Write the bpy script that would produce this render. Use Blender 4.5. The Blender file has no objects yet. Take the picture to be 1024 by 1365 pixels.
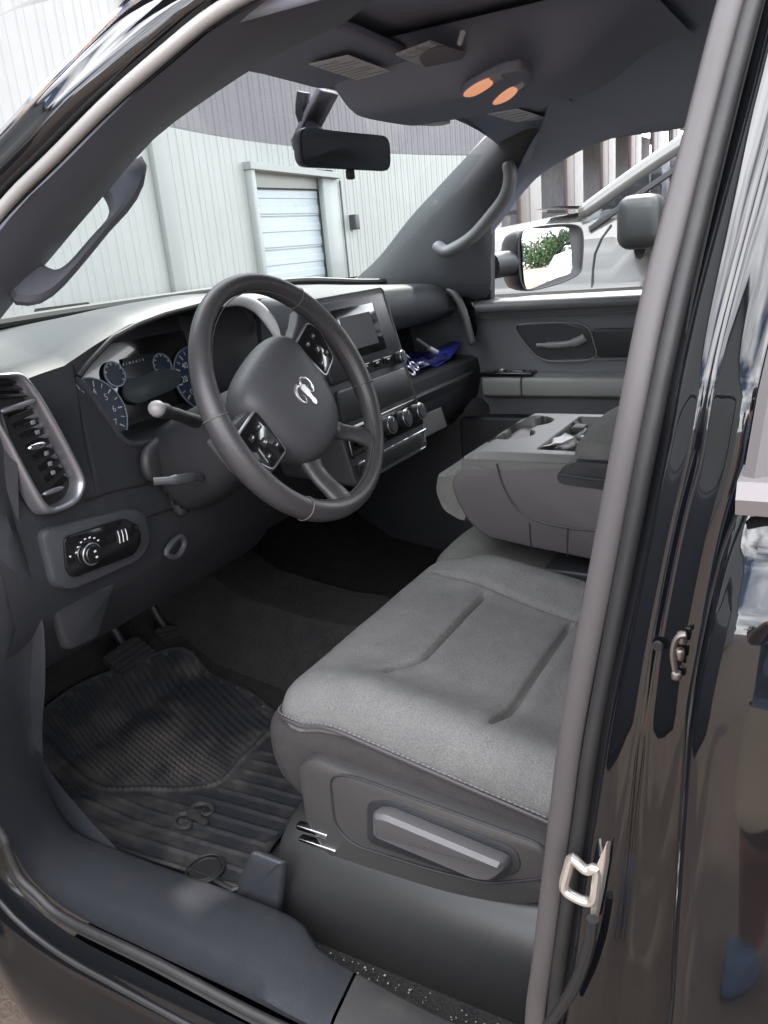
import bpy, bmesh, math, random
from mathutils import Vector, Matrix, noise as mnoise
random.seed(7)
sc = bpy.context.scene
COL = sc.collection
rad = math.radians
# ------------------------------------------------------------------ camera
YAW, PIT, ROL, FPX = rad(59.31), rad(18.19), rad(-5.32), 1068.0
CAM = Vector((-1.358, -0.692, 1.494))
FW = Vector((math.sin(YAW)*math.cos(PIT), math.cos(YAW)*math.cos(PIT), -math.sin(PIT)))
_r0 = Vector((math.cos(YAW), -math.sin(YAW), 0)); _u0 = _r0.cross(FW)
RT = _r0*math.cos(ROL) + _u0*math.sin(ROL); UP = -_r0*math.sin(ROL) + _u0*math.cos(ROL)
cam_d = bpy.data.cameras.new('camera'); cam = bpy.data.objects.new('camera', cam_d); COL.objects.link(cam)
cam_d.sensor_fit = 'VERTICAL'; cam_d.sensor_height = 36.0; cam_d.lens = 36.0*FPX/1365.0
cam_d.clip_start = 0.02; cam_d.clip_end = 2000
M3 = Matrix((RT, UP, -FW)).transposed()
cam.matrix_world = Matrix.Translation(CAM) @ M3.to_4x4()
sc.camera = cam
# ------------------------------------------------------------------ light
SUN_EL, SUN_AZ = rad(49), rad(80)          # azimuth clockwise from the truck's nose (+Y)
SUN_DIR = Vector((math.sin(SUN_AZ)*math.cos(SUN_EL), math.cos(SUN_AZ)*math.cos(SUN_EL), math.sin(SUN_EL)))
w = bpy.data.worlds.new('World'); sc.world = w; w.use_nodes = True
nt = w.node_tree; nt.nodes.clear()
out = nt.nodes.new('ShaderNodeOutputWorld'); bg = nt.nodes.new('ShaderNodeBackground')
sky = nt.nodes.new('ShaderNodeTexSky'); sky.sky_type = 'NISHITA'; sky.sun_disc = False
sky.sun_elevation = SUN_EL; sky.sun_rotation = SUN_AZ; sky.air_density = 1.0; sky.dust_density = 2.0
tc = nt.nodes.new('ShaderNodeTexCoord'); mp = nt.nodes.new('ShaderNodeMapping'); mp.inputs['Scale'].default_value = (1.2, 1.2, 3.2)
nz = nt.nodes.new('ShaderNodeTexNoise'); nz.inputs['Scale'].default_value = 1.6; nz.inputs['Detail'].default_value = 9; nz.inputs['Roughness'].default_value = .55
cr = nt.nodes.new('ShaderNodeValToRGB'); cr.color_ramp.elements[0].position = .38; cr.color_ramp.elements[1].position = .62
mx = nt.nodes.new('ShaderNodeMixRGB'); mx.inputs[2].default_value = (25, 25, 25.8, 1)
L = nt.links.new
L(tc.outputs['Generated'], mp.inputs[0]); L(mp.outputs[0], nz.inputs['Vector']); L(nz.outputs['Fac'], cr.inputs[0])
L(cr.outputs[0], mx.inputs[0]); L(sky.outputs[0], mx.inputs[1]); L(mx.outputs[0], bg.inputs[0]); L(bg.outputs[0], out.inputs[0])
bg.inputs[1].default_value = 0.15
sd = bpy.data.lights.new('sun', 'SUN'); sd.energy = 3.2; sd.angle = rad(2.0); sd.color = (1, .95, .87)
so = bpy.data.objects.new('sun', sd); COL.objects.link(so); so.rotation_euler = (-SUN_DIR).to_track_quat('-Z', 'Y').to_euler(); so.location = (20, 20, 40)
sc.view_settings.view_transform = 'Standard'; sc.view_settings.look = 'None'; sc.view_settings.gamma = 1
sc.view_settings.use_curve_mapping = False; sc.view_settings.exposure = 1.52
sc.cycles.max_bounces = 12; sc.cycles.diffuse_bounces = 6; sc.cycles.glossy_bounces = 6; sc.cycles.transparent_max_bounces = 16
sc.cycles.use_denoising = True; sc.cycles.caustics_reflective = False; sc.cycles.caustics_refractive = False; sc.cycles.sample_clamp_indirect = 6
# ------------------------------------------------------------------ helpers
def at(px, py, ax, val):
    d = FW + RT*((px-512)/FPX) + UP*((682.5-py)/FPX)
    i = 'xyz'.index(ax); t = (val-CAM[i])/d[i]
    return CAM + d*t
def atp(px, py, p0, n):
    d = FW + RT*((px-512)/FPX) + UP*((682.5-py)/FPX)
    return CAM + d*((Vector(p0)-CAM).dot(n)/d.dot(n))
def interp(x, xs, ys):
    if x <= xs[0]: return ys[0]
    for i in range(1, len(xs)):
        if x <= xs[i]:
            f = (x-xs[i-1])/(xs[i]-xs[i-1]); return ys[i-1]+f*(ys[i]-ys[i-1])
    return ys[-1]
def sstep(a, b, x):
    t = max(0., min(1., (x-a)/(b-a))); return t*t*(3-2*t)
class MB:
    def __init__(s): s.v = []; s.f = []
    def add(s, v, f):
        o = len(s.v); s.v += [Vector(p) for p in v]; s.f += [tuple(i+o for i in q) for q in f]; return s
    def loft(s, rows, cu=False, cv=False, cap=False):
        n = len(rows[0]); m = len(rows); f = []
        for i in range(m if cv else m-1):
            for j in range(n if cu else n-1):
                a = i*n+j; b = i*n+(j+1) % n; c = ((i+1) % m)*n+(j+1) % n; d = ((i+1) % m)*n+j
                f.append((a, b, c, d))
        if cap:
            f.append(tuple(range(n-1, -1, -1))); f.append(tuple((m-1)*n+j for j in range(n)))
        return s.add([p for r in rows for p in r], f)
    def tube(s, pts, r, seg=10, closed=False, flat=1.0, nrm=None, cap=True):
        pts = [Vector(p) for p in pts]; N = len(pts); rows = []
        up = None
        for i in range(N):
            a = pts[(i-1) % N] if (closed or i > 0) else pts[i]; b = pts[(i+1) % N] if (closed or i < N-1) else pts[i]
            t = (b-a).normalized()
            if nrm is not None: u = Vector(nrm)
            else:
                u = up if up is not None else (Vector((0, 0, 1)) if abs(t.z) < .9 else Vector((1, 0, 0)))
            u = (u - t*u.dot(t)).normalized(); up = u; v = t.cross(u)
            rr = r[i] if isinstance(r, (list, tuple)) else r
            rows.append([pts[i] + u*(rr*math.cos(k*2*math.pi/seg)) + v*(rr*flat*math.sin(k*2*math.pi/seg)) for k in range(seg)])
        return s.loft(rows, cu=True, cv=closed, cap=cap and not closed)
    def rbox(s, c, size, r=.01, n=3, mat=None, fn=None, grid=None):
        sx, sy, sz = [q/2 for q in size]; r = min(r, sx, sy, sz)
        def axis(h, g):
            inner = h-r
            a = [-h + r*(1-math.cos(k/n*math.pi/2)) for k in range(n)] if r > 0 else []
            k = max(1, g)
            mid = [-inner + 2*inner*i/k for i in range(k+1)]
            return a + mid + [-q for q in reversed(a)]
        g = grid or (1, 1, 1)
        X, Y, Z = axis(sx, g[0]), axis(sy, g[1]), axis(sz, g[2])
        idx = {}; V = []; F = []
        def vid(i, j, k):
            key = (i, j, k)
            if key not in idx:
                p = Vector((X[i], Y[j], Z[k])); q = Vector((max(-sx+r, min(sx-r, p.x)), max(-sy+r, min(sy-r, p.y)), max(-sz+r, min(sz-r, p.z))))
                d = p-q
                if d.length > 1e-9: p = q + d.normalized()*r
                if fn: p = fn(p)
                if mat: p = mat @ p
                idx[key] = len(V); V.append(p + Vector(c))
            return idx[key]
        nx, ny, nzz = len(X)-1, len(Y)-1, len(Z)-1
        for i in range(nx):
            for j in range(ny):
                F.append((vid(i, j, 0), vid(i, j+1, 0), vid(i+1, j+1, 0), vid(i+1, j, 0)))
                F.append((vid(i, j, nzz), vid(i+1, j, nzz), vid(i+1, j+1, nzz), vid(i, j+1, nzz)))
        for i in range(nx):
            for k in range(nzz):
                F.append((vid(i, 0, k), vid(i+1, 0, k), vid(i+1, 0, k+1), vid(i, 0, k+1)))
                F.append((vid(i, ny, k), vid(i, ny, k+1), vid(i+1, ny, k+1), vid(i+1, ny, k)))
        for j in range(ny):
            for k in range(nzz):
                F.append((vid(0, j, k), vid(0, j, k+1), vid(0, j+1, k+1), vid(0, j+1, k)))
                F.append((vid(nx, j, k), vid(nx, j+1, k), vid(nx, j+1, k+1), vid(nx, j, k+1)))
        return s.add(V, F)
    def prism(s, pts, off):
        pts = [Vector(p) for p in pts]; off = Vector(off); n = len(pts)
        v = pts + [p+off for p in pts]
        f = [tuple(range(n)), tuple(range(2*n-1, n-1, -1))] + [(i, i+n, (i+1) % n+n, (i+1) % n) for i in range(n)]
        return s.add(v, f)
    def disc(s, c, n, r, h=.004, seg=24, r2=None):
        c = Vector(c); n = Vector(n).normalized(); u = n.orthogonal().normalized(); v = n.cross(u)
        r2 = r if r2 is None else r2
        a = [c + (u*math.cos(k*2*math.pi/seg)+v*math.sin(k*2*math.pi/seg))*r for k in range(seg)]
        b = [c + n*h + (u*math.cos(k*2*math.pi/seg)+v*math.sin(k*2*math.pi/seg))*r2 for k in range(seg)]
        return s.loft([a, b], cu=True, cap=True)
def ob(name, mb, mat, parent=None, bevel=0, sub=0, ang=35, seg=2, solid=0):
    me = bpy.data.meshes.new(name); me.from_pydata([tuple(p) for p in mb.v], [], mb.f)
    bm = bmesh.new(); bm.from_mesh(me); bmesh.ops.recalc_face_normals(bm, faces=bm.faces); bm.to_mesh(me); bm.free()
    me.polygons.foreach_set('use_smooth', [True]*len(me.polygons))
    if not sub: me.set_sharp_from_angle(angle=rad(ang))
    me.materials.append(mat)
    o = bpy.data.objects.new(name, me); COL.objects.link(o)
    if parent:
        o.parent = parent
        if parent.type == 'EMPTY': o.matrix_parent_inverse = Matrix.Translation(-parent.location)
    if solid:
        m = o.modifiers.new('solid', 'SOLIDIFY'); m.thickness = solid; m.offset = 0
    if bevel:
        m = o.modifiers.new('bevel', 'BEVEL'); m.width = bevel; m.segments = seg; m.limit_method = 'ANGLE'; m.angle_limit = rad(40); m.harden_normals = False
    if sub:
        m = o.modifiers.new('sub', 'SUBSURF'); m.levels = sub; m.render_levels = sub
    return o
def empty(name, loc=(0, 0, 0), label=None, cat=None, group=None):
    o = bpy.data.objects.new(name, None); COL.objects.link(o); o.location = loc; o.empty_display_size = .1
    if label: o['label'] = label
    if cat: o['category'] = cat
    if group: o['group'] = group
    return o
def tag(o, label, cat, group=None):
    o['label'] = label; o['category'] = cat
    if group: o['group'] = group
    return o
def resample(pts, n):
    pts = [Vector(p) for p in pts]; d = [0]
    for i in range(1, len(pts)): d.append(d[-1]+(pts[i]-pts[i-1]).length)
    o = []
    for k in range(n):
        t = d[-1]*k/(n-1); i = 1
        while i < len(d)-1 and d[i] < t: i += 1
        f = (t-d[i-1])/max(1e-9, d[i]-d[i-1]); o.append(pts[i-1].lerp(pts[i], f))
    return o
def smooth(pts, n, closed=False):
    """Catmull-Rom through the points, resampled to n points"""
    P = [Vector(p) for p in pts]; N = len(P); o = []
    for i in range(N if closed else N-1):
        a = P[(i-1) % N] if (closed or i > 0) else P[0]*2-P[1]
        b = P[i]; c = P[(i+1) % N]; d = P[(i+2) % N] if (closed or i < N-2) else P[-1]*2-P[-2]
        for k in range(8):
            t = k/8; o.append(.5*((2*b)+(c-a)*t+(2*a-5*b+4*c-d)*t*t+(3*b-a-3*c+d)*t**3))
    if not closed: o.append(P[-1])
    else: o.append(P[0])
    r = resample(o, n+1 if closed else n)
    return r[:-1] if closed else r
def rounded(pts, r, n=4):
    """round the corners of a polygon"""
    P = [Vector(p) for p in pts]; N = len(P); o = []
    rs = r if isinstance(r, (list, tuple)) else [r]*N
    for i in range(N):
        a, b, c = P[i-1], P[i], P[(i+1) % N]
        u = (a-b); v = (c-b); rr = min(rs[i], u.length*.48, v.length*.48)
        p0 = b+u.normalized()*rr; p1 = b+v.normalized()*rr
        for k in range(n+1):
            t = k/n; o.append(p0*(1-t)**2+b*2*t*(1-t)+p1*t*t)
    return o
def inset(pts, k):
    c = sum((Vector(p) for p in pts), Vector())/len(pts)
    return [c+(Vector(p)-c)*k for p in pts]
def plate(mb, outline, n, depth, edge=.004):
    """a raised plate with a softened rim: outline in 3D, n = outward normal"""
    n = Vector(n).normalized(); c = sum(outline, Vector())/len(outline)
    def ins(d):
        r = []
        N = len(outline)
        for i in range(N):
            t = (outline[(i+1) % N]-outline[i-1]).normalized(); q = t.cross(n)
            if q.dot(outline[i]-c) > 0: q = -q
            r.append(outline[i]+q*d)
        return r
    rows = [[p-n*.004 for p in outline], [p+n*(depth-edge) for p in outline], [p+n*(depth-edge*.3) for p in ins(edge*.3)], [p+n*depth for p in ins(edge)]]
    return mb.loft(rows, cu=True, cap=True)
# ------------------------------------------------------------------ materials
def pr(name, col, rough=.5, metal=0, spec=.5, coat=0, bump=None, var=None, coat_rough=.03):
    m = bpy.data.materials.new(name); m.use_nodes = True; t = m.node_tree; b = t.nodes['Principled BSDF']
    b.inputs['Base Color'].default_value = (*col, 1); b.inputs['Roughness'].default_value = rough; b.inputs['Metallic'].default_value = metal
    b.inputs['Specular IOR Level'].default_value = spec; b.inputs['Coat Weight'].default_value = coat; b.inputs['Coat Roughness'].default_value = coat_rough
    tcn = t.nodes.new('ShaderNodeTexCoord')
    if bump:
        n = t.nodes.new('ShaderNodeTexNoise'); n.inputs['Scale'].default_value = bump[0]; n.inputs['Detail'].default_value = 4
        bp = t.nodes.new('ShaderNodeBump'); bp.inputs['Strength'].default_value = bump[1]; bp.inputs['Distance'].default_value = bump[2] if len(bump) > 2 else .001
        t.links.new(tcn.outputs['Object'], n.inputs['Vector']); t.links.new(n.outputs['Fac'], bp.inputs['Height']); t.links.new(bp.outputs[0], b.inputs['Normal'])
    if var:   # (scale, colour, lo, hi): a second colour in blotches; roughness follows a little
        n = t.nodes.new('ShaderNodeTexNoise'); n.inputs['Scale'].default_value = var[0]; n.inputs['Detail'].default_value = 8; n.inputs['Roughness'].default_value = .65
        r = t.nodes.new('ShaderNodeValToRGB'); r.color_ramp.elements[0].position = var[2]; r.color_ramp.elements[1].position = var[3]
        x = t.nodes.new('ShaderNodeMixRGB'); x.inputs[1].default_value = (*col, 1); x.inputs[2].default_value = (*var[1], 1)
        t.links.new(tcn.outputs['Object'], n.inputs['Vector']); t.links.new(n.outputs['Fac'], r.inputs[0]); t.links.new(r.outputs[0], x.inputs[0]); t.links.new(x.outputs[0], b.inputs['Base Color'])
    return m
PLA = pr('soft_plastic', (.023, .0245, .029), .47, bump=(900, .4), var=(7, (.034, .034, .038), .4, .75))
PLB = pr('lower_plastic', (.018, .019, .023), .5, bump=(700, .35), var=(9, (.034, .033, .033), .5, .8))
PLT = pr('trim_plastic', (.034, .036, .043), .52, bump=(800, .3), var=(11, (.045, .046, .052), .45, .8))
PIL = pr('pillar_plastic', (.125, .134, .165), .6, bump=(800, .25))
SILL = pr('sill_plastic', (.024, .0255, .031), .45, bump=(600, .4), var=(40, (.036, .036, .038), .5, .85))
PIANO = pr('gloss_plastic', (.008, .008, .009), .12, coat=.5)
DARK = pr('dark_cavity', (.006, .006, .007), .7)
SILV = pr('satin_trim', (.30, .30, .33), .33, metal=.75)
CHR = pr('chrome', (.75, .75, .77), .12, metal=1)
LEA = pr('wheel_leather', (.045, .043, .046), .40, bump=(500, .35), var=(20, (.05, .045, .043), .45, .8))
HUB = pr('hub_plastic', (.060, .060, .066), .5, bump=(700, .25))
HEAD = pr('headliner', (.34, .375, .46), .95, spec=.1, bump=(900, .5))
VIS = pr('visor_vinyl', (.30, .33, .41), .8, bump=(700, .3))
SEAL = pr('door_rubber', (.016, .016, .017), .55, bump=(300, .2), var=(30, (.03, .028, .027), .45, .8))
RUB = pr('black_rubber', (.012, .012, .013), .6)
PAINT = pr('black_paint', (.005, .0055, .007), .03, spec=.5, coat=.5)
WHITE = pr('white_paper', (.75, .73, .74), .8)
LABEL = pr('label_paper', (.85, .85, .86), .7)
PRINT = pr('label_print', (.55, .55, .56), .7)
LAMPM = None
def emis(name, col, k):
    m = bpy.data.materials.new(name); m.use_nodes = True; b = m.node_tree.nodes['Principled BSDF']
    b.inputs['Base Color'].default_value = (.7, .6, .5, 1); b.inputs['Emission Color'].default_value = (*col, 1); b.inputs['Emission Strength'].default_value = k
    return m
LAMPM = emis('lamp_lens', (1, .40, .20), .22)
LENSW = pr('lamp_frost', (.4, .38, .38), .4)
def fabric(name, c1, c2, sc_=520, st=.6):
    m = pr(name, c1, .92, spec=.15, var=(26, c2, .35, .7)); t = m.node_tree; b = t.nodes['Principled BSDF']
    tcn = t.nodes.new('ShaderNodeTexCoord'); n = t.nodes.new('ShaderNodeTexVoronoi'); n.inputs['Scale'].default_value = sc_
    n2 = t.nodes.new('ShaderNodeTexNoise'); n2.inputs['Scale'].default_value = sc_*.6; n2.inputs['Detail'].default_value = 3
    ad = t.nodes.new('ShaderNodeMath'); ad.operation = 'ADD'
    bp = t.nodes.new('ShaderNodeBump'); bp.inputs['Strength'].default_value = st; bp.inputs['Distance'].default_value = .0012
    t.links.new(tcn.outputs['Object'], n.inputs['Vector']); t.links.new(tcn.outputs['Object'], n2.inputs['Vector'])
    t.links.new(n.outputs['Distance'], ad.inputs[0]); t.links.new(n2.outputs['Fac'], ad.inputs[1]); t.links.new(ad.outputs[0], bp.inputs['Height']); t.links.new(bp.outputs[0], b.inputs['Normal'])
    # heathered yarn: fine speckle of the two tones
    for nd in list(t.nodes):
        if nd.type == 'MIX_RGB':
            sp = t.nodes.new('ShaderNodeMixRGB'); sp.blend_type = 'MULTIPLY'; sp.inputs[0].default_value = .55
            r2 = t.nodes.new('ShaderNodeValToRGB'); r2.color_ramp.elements[0].position = .3; r2.color_ramp.elements[0].color = (.45, .45, .45, 1); r2.color_ramp.elements[1].position = .65
            t.links.new(n2.outputs['Fac'], r2.inputs[0]); t.links.new(nd.outputs[0], sp.inputs[1]); t.links.new(r2.outputs[0], sp.inputs[2]); t.links.new(sp.outputs[0], b.inputs['Base Color'])
    return m
FAB = fabric('seat_fabric', (.150, .148, .145), (.178, .175, .170), 800, .5)
FABD = fabric('seat_side_vinyl', (.044, .040, .041), (.053, .049, .049), 900, .25)
FABL = fabric('armrest_fabric', (.125, .125, .117), (.15, .148, .138), 800, .5)
CARP = fabric('carpet', (.022, .022, .023), (.036, .034, .032), 300, 1.0)
CONS = pr('console_plastic', (.088, .080, .083), .5, bump=(700, .25))
CONL = pr('console_grey', (.105, .104, .098), .5, bump=(700, .2))
SEATP = pr('seat_panel_plastic', (.046, .044, .043), .38, bump=(700, .25))
SEATH = pr('seat_handle_plastic', (.085, .083, .086), .38, bump=(700, .15))
def glass(name, tint, refl=1.0):
    m = bpy.data.materials.new(name); m.use_nodes = True; t = m.node_tree; t.nodes.clear()
    o = t.nodes.new('ShaderNodeOutputMaterial'); tr = t.nodes.new('ShaderNodeBsdfTransparent'); tr.inputs[0].default_value = (*tint, 1)
    gl = t.nodes.new('ShaderNodeBsdfGlossy'); gl.inputs['Roughness'].default_value = .01
    ge = t.nodes.new('ShaderNodeNewGeometry'); dt = t.nodes.new('ShaderNodeVectorMath'); dt.operation = 'DOT_PRODUCT'
    t.links.new(ge.outputs['Normal'], dt.inputs[0]); t.links.new(ge.outputs['Incoming'], dt.inputs[1])
    def mth(op, a, b):
        n = t.nodes.new('ShaderNodeMath'); n.operation = op
        for i_, q_ in enumerate((a, b)):
            if q_ is None: continue
            if isinstance(q_, (int, float)): n.inputs[i_].default_value = q_
            else: t.links.new(q_, n.inputs[i_])
        return n.outputs[0]
    f5 = mth('POWER', mth('SUBTRACT', 1.0, mth('ABSOLUTE', dt.outputs['Value'], None)), 5.0)
    mu = t.nodes.new('ShaderNodeMath'); mu.operation = 'MULTIPLY'; mu.inputs[1].default_value = refl
    t.links.new(mth('MULTIPLY_ADD', f5, .95), mu.inputs[0])
    mx_ = t.nodes.new('ShaderNodeMixShader')
    mu.inputs[0].links[0].from_node.inputs[2].default_value = .05
    t.links.new(mu.outputs[0], mx_.inputs[0]); t.links.new(tr.outputs[0], mx_.inputs[1]); t.links.new(gl.outputs[0], mx_.inputs[2]); t.links.new(mx_.outputs[0], o.inputs[0])
    return m
GLW = glass('windshield_glass', (.80, .87, .85), .8)
GLB = glass('shade_band_glass', (.42, .42, .455), 1.0)
GLC = glass('clear_glass', (.93, .95, .95), .7)
GLD = glass('dark_glass', (.25, .26, .28), 1.0)
MIR = pr('mirror_silver', (.85, .86, .86), .01, metal=1)
MIRD = pr('mirror_tint', (.5, .53, .53), .02, metal=1)
# ================================================================== setting
def ground_mat():
    m = pr('tan_ground', (.155, .118, .092), .9, bump=(60, .5, .01), var=(5, (.115, .087, .068), .35, .7)); return m
g = MB().loft([[(-300, y, 0), (300, y, 0)] for y in (-300, 300)])
go = ob('ground', g, ground_mat()); go['kind'] = 'structure'
WALLW = pr('white_metal_siding', (.235, .24, .236), .5, var=(.6, (.205, .212, .208), .4, .7))
WALLT = pr('wall_trim_metal', (.20, .208, .208), .5)
DOORM = pr('rollup_door_white', (.28, .31, .34), .45, var=(3, (.245, .275, .305), .5, .75))
YW = 8.0
bd = empty('metal_building', (0, YW, 0), 'long white ribbed metal building with a roll-up garage door, in front of the truck', 'building')
def bpart(name, mb, mat, par=None, **k):
    return ob(name, mb, mat, par or bd, **k)
def siding(x0, x1, z0, z1, y, pitch=.30):
    row = []
    x = x0
    while x < x1:
        for dx, dy in ((0, 0), (.08, 0), (.095, -.013), (.125, -.013), (.14, 0), (.21, 0), (.215, -.006), (.235, -.006), (.24, 0)):
            if x+dx <= x1: row.append((x+dx, y+dy))
        x += pitch
    row.append((x1, y))
    return MB().loft([[(a, b, z0) for a, b in row], [(a, b, z1) for a, b in row]])
gx0, gx1, gz = 9.98, 12.06, 2.88
sid = siding(-22, gx0-.1, 0, 8.2, YW); s2 = siding(gx0-.1, gx1+.5, gz+.08, 8.2, YW); s3 = siding(gx1+.5, 21.2, 0, 8.2, YW)
sid.add(s2.v, s2.f).add(s3.v, s3.f)
bpart('wall', sid, WALLW)
bk = MB().rbox((-.5, YW+7.2, 4), (43.2, 14, 8), .0, 1); bk.prism([(-22.2, YW-.25, 8.2), (21.4, YW-.25, 8.2), (21.4, YW+7, 9.4), (-22.2, YW+7, 9.4)], (0, 0, .1))
bpart('roof', bk, WALLT)
fr = MB().rbox((gx0-.05, YW-.05, gz/2), (.1, .18, gz), .01, 1).rbox((gx1+.25, YW-.02, gz/2), (.5, .12, gz), .01, 1)
fr.prism([(gx0-.12, YW-.16, gz+.12), (gx1+.52, YW-.16, gz+.02), (gx1+.52, YW-.16, gz-.08), (gx0-.12, YW-.16, gz+.0)], (0, .2, 0))
bpart('garage_frame', fr, WALLT, bevel=.01)
gd = MB(); z = 0.0
rows = []
yy = YW+.10
while z < gz-.3:
    for dz, dy in ((0, .0), (.02, -.012), (.13, -.012), (.15, .0), (.26, -.0), (.27, -.012), (.38, -.012), (.40, 0), (.50, 0), (.51, .02), (.525, .02), (.53, 0)):
        rows.append([(gx0-.02, yy+dy, z+dz), (gx1+.02, yy+dy, z+dz)])
    z += .55
gd.loft([r for r in rows if r[0][2] < gz-.2]); gdo = bpart('garage_door', gd, DOORM, ang=20)
hd = MB().rbox(((gx0+gx1)/2, YW+.1, gz-.1), (gx1-gx0+.04, .08, .3), .01, 1)
bpart('door_header', hd, WALLW)
bx = MB().rbox((13.05, YW-.08, 2.02), (.17, .16, .28), .02, 2); bpart('control_box', bx, PLB)
cd = MB().tube([(12.72, YW-.04, .1), (12.72, YW-.04, gz-.1)], .018, 6)
bpart('conduit', cd, PLT)
cn = MB().rbox((7.9, YW-.05, 4.05), (.26, .10, 8.1), .02, 1)
bpart('corner_trim', cn, WALLT)
# far storefront-like building across the lot, beyond the passenger window
FY = 7.7
FB = empty('bay_building', (32, FY, 0), 'far row of open storage bays with white and brown posts seen through the passenger window', 'building')
FBW = pr('bay_cream_wall', (.21, .205, .20), .7, var=(1.2, (.17, .165, .16), .4, .7)); FBB = pr('bay_brown_post', (.075, .058, .055), .6, var=(2, (.095, .076, .072), .4, .7)); FBD = pr('bay_grey_back', (.10, .10, .112), .8, var=(2.5, (.15, .15, .16), .4, .7)); FBR = pr('bay_roof', (.42, .39, .38), .6); FBG = pr('bay_goods', (.10, .10, .115), .7)
def fpart(name, mb, mat, **k):
    return ob(name, mb, mat, FB, **k)
ZT = at(915, 152, 'y', FY).z
fpart('back_wall', MB().rbox((40, FY+4.2, ZT*.5), (38, .2, ZT), 0, 1), FBD)
fpart('roof', MB().prism([(21.3, FY-.5, ZT), (60, FY-.5, ZT), (60, FY-.5, ZT+.22), (21.3, FY-.5, ZT+.22)], (0, 5.0, .5)), FBR)
fpart('eave_wall', MB().rbox((40.6, FY+.2, ZT-.35), (38.6, .16, .7), 0, 1), FBW)
rb_ = random.Random(5); x = 21.5; k = 0
while x < 58:
    fpart('brown_post', MB().rbox((x+.7, FY, ZT/2), (.75, .14, ZT-.02), .02, 1), FBB)
    fpart('white_post', MB().rbox((x+1.6, FY-.02, ZT/2), (1.0, .14, ZT-.03), .02, 1), FBW)
    fpart('bay_header', MB().rbox((x+3.4, FY+.5, ZT-1.2), (2.1, .1, 1.2), .0, 1), FBW if k > 2 else FBD)
    fpart('shelf', MB().rbox((x+3.4, FY+2.4, 2.3), (2.2, .8, .12), .0, 1), FBW)
    for q in range(3):
        sx_, sz_ = rb_.uniform(.5, .9), rb_.uniform(.4, 1.1)
        fpart('crate', MB().rbox((x+2.7+.75*q, FY+2.2, 1.1+sz_/2), (sx_, .7, sz_), .04, 2), FBG if q % 2 else FBB)
    x += 4.5; k += 1
# ================================================================== the truck
T = empty('pickup_truck', (0, 0, 0), 'black crew cab pickup truck seen through its open driver doorway, grey cloth cabin inside', 'pickup truck')
# ---- the doorway ring: one closed curve the rubber seal follows
def RX(z): return interp(z, [.40, .62, .70, 1.0, 1.2, 1.40, 1.56, 1.66, 1.74], [-.86, -.868, -.868, -.885, -.885, -.865, -.80, -.765, -.70])
def rpt(px, py, off=0.0):
    x = -.86
    for _ in range(12):
        p = at(px, py, 'x', x); x = .5*x+.5*(RX(p.z)+off)
    return at(px, py, 'x', x)
def V(y, z, off=0): return Vector((RX(z)+off, y, z))
S_a = [rpt(*p) for p in ((0, 295), (76, 218), (152, 142), (229, 76), (284, 30), (350, -6))]
S_low = [V(.215, .80), V(.245, .90), V(.275, 1.02), V(.29, 1.14), V(.265, 1.27), V(.20, 1.40), V(.13, 1.49)]
S_sill = [V(-.50, .703), V(-.34, .700), rpt(351, 1354), V(-.02, .70), rpt(86, 1221), V(.185, .722), rpt(26, 1166), rpt(8, 1120)]
PB = [rpt(x_, y_) for x_, y_ in ((712, 1364), (722, 1288), (744, 1110), (764, 959), (800, 770), (840, 560), (869, 411), (899, 296), (936, 152), (975, 0))]
PB = [PB[0]+Vector((0, .004, -.12))] + PB + [PB[-1]+Vector((.04, -.014, .07))]
BY = lambda z: interp(z, [p.z for p in PB], [p.y for p in PB])
S_b = [Vector((RX(z), BY(z)-.011, z)) for z in (.75, .82, .90, 1.0, 1.09, 1.16, 1.27, 1.39, 1.49, 1.60, 1.68)]
S_top = [V(-.38, 1.715), V(-.48, 1.728), V(-.57, 1.728)]
ring = S_sill + S_low + S_a + S_top + [V(-.625, 1.71)] + list(reversed(S_b)) + [V(-.507, .715)]
RING = smooth(ring, 240, closed=True)
def outw(p):   # away from the middle of the doorway, in its plane
    d = Vector((0, p.y+.17, p.z-1.15)); return d.normalized()
seal = ob('door_seal', MB().tube([p + outw(p)*.004 for p in RING], [.0062 for p in RING], 10, closed=True, nrm=None), SEAL, T, sub=1)
base = MB().loft([[p+outw(p)*.006+Vector((.006, 0, 0)) for p in RING], [p+outw(p)*.013+Vector((.0, 0, 0)) for p in RING], [p+outw(p)*.016+Vector((-.004, 0, 0)) for p in RING]], cu=True)
ob('seal_base', base, RUB, T)
# ---- A pillar on the driver's side
n_ = 24
Sa = smooth([V(.24, 1.33), V(.18, 1.43)]+S_a+[V(-.40, 1.722)], n_)
Oa = smooth([V(.30, 1.36, -.03), rpt(-60, 258, -.02), rpt(0, 188, -.02), rpt(42, 142, -.02), rpt(81, 101, -.02), rpt(132, 52, -.02), rpt(193, -4, -.02), V(-.36, 1.755, -.0)], n_)
Ia = smooth([at(-60, 500, 'x', -.66), at(20, 401, 'x', -.635), at(90, 318, 'x', -.62), at(160, 232, 'x', -.60), at(200, 187, 'x', -.59), at(250, 150, 'x', -.575), at(345, 85, 'x', -.54), at(430, 45, 'x', -.52)], n_)
def mid(A, B, f, d): return [a.lerp(b, f)+Vector(d) for a, b in zip(A, B)]
ob('pillar_trim', MB().loft([mid(Sa, Ia, .04, (.004, .0, .0)), mid(Sa, Ia, .2, (-.004, -.010, -.006)), mid(Sa, Ia, .5, (-.004, -.018, -.008)), mid(Sa, Ia, .85, (0, -.012, -.004)), Ia, mid(Ia, Ia, 0, (.012, .035, .03)), mid(Ia, Ia, 0, (-.02, .09, .08))]), PIL, T)
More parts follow.
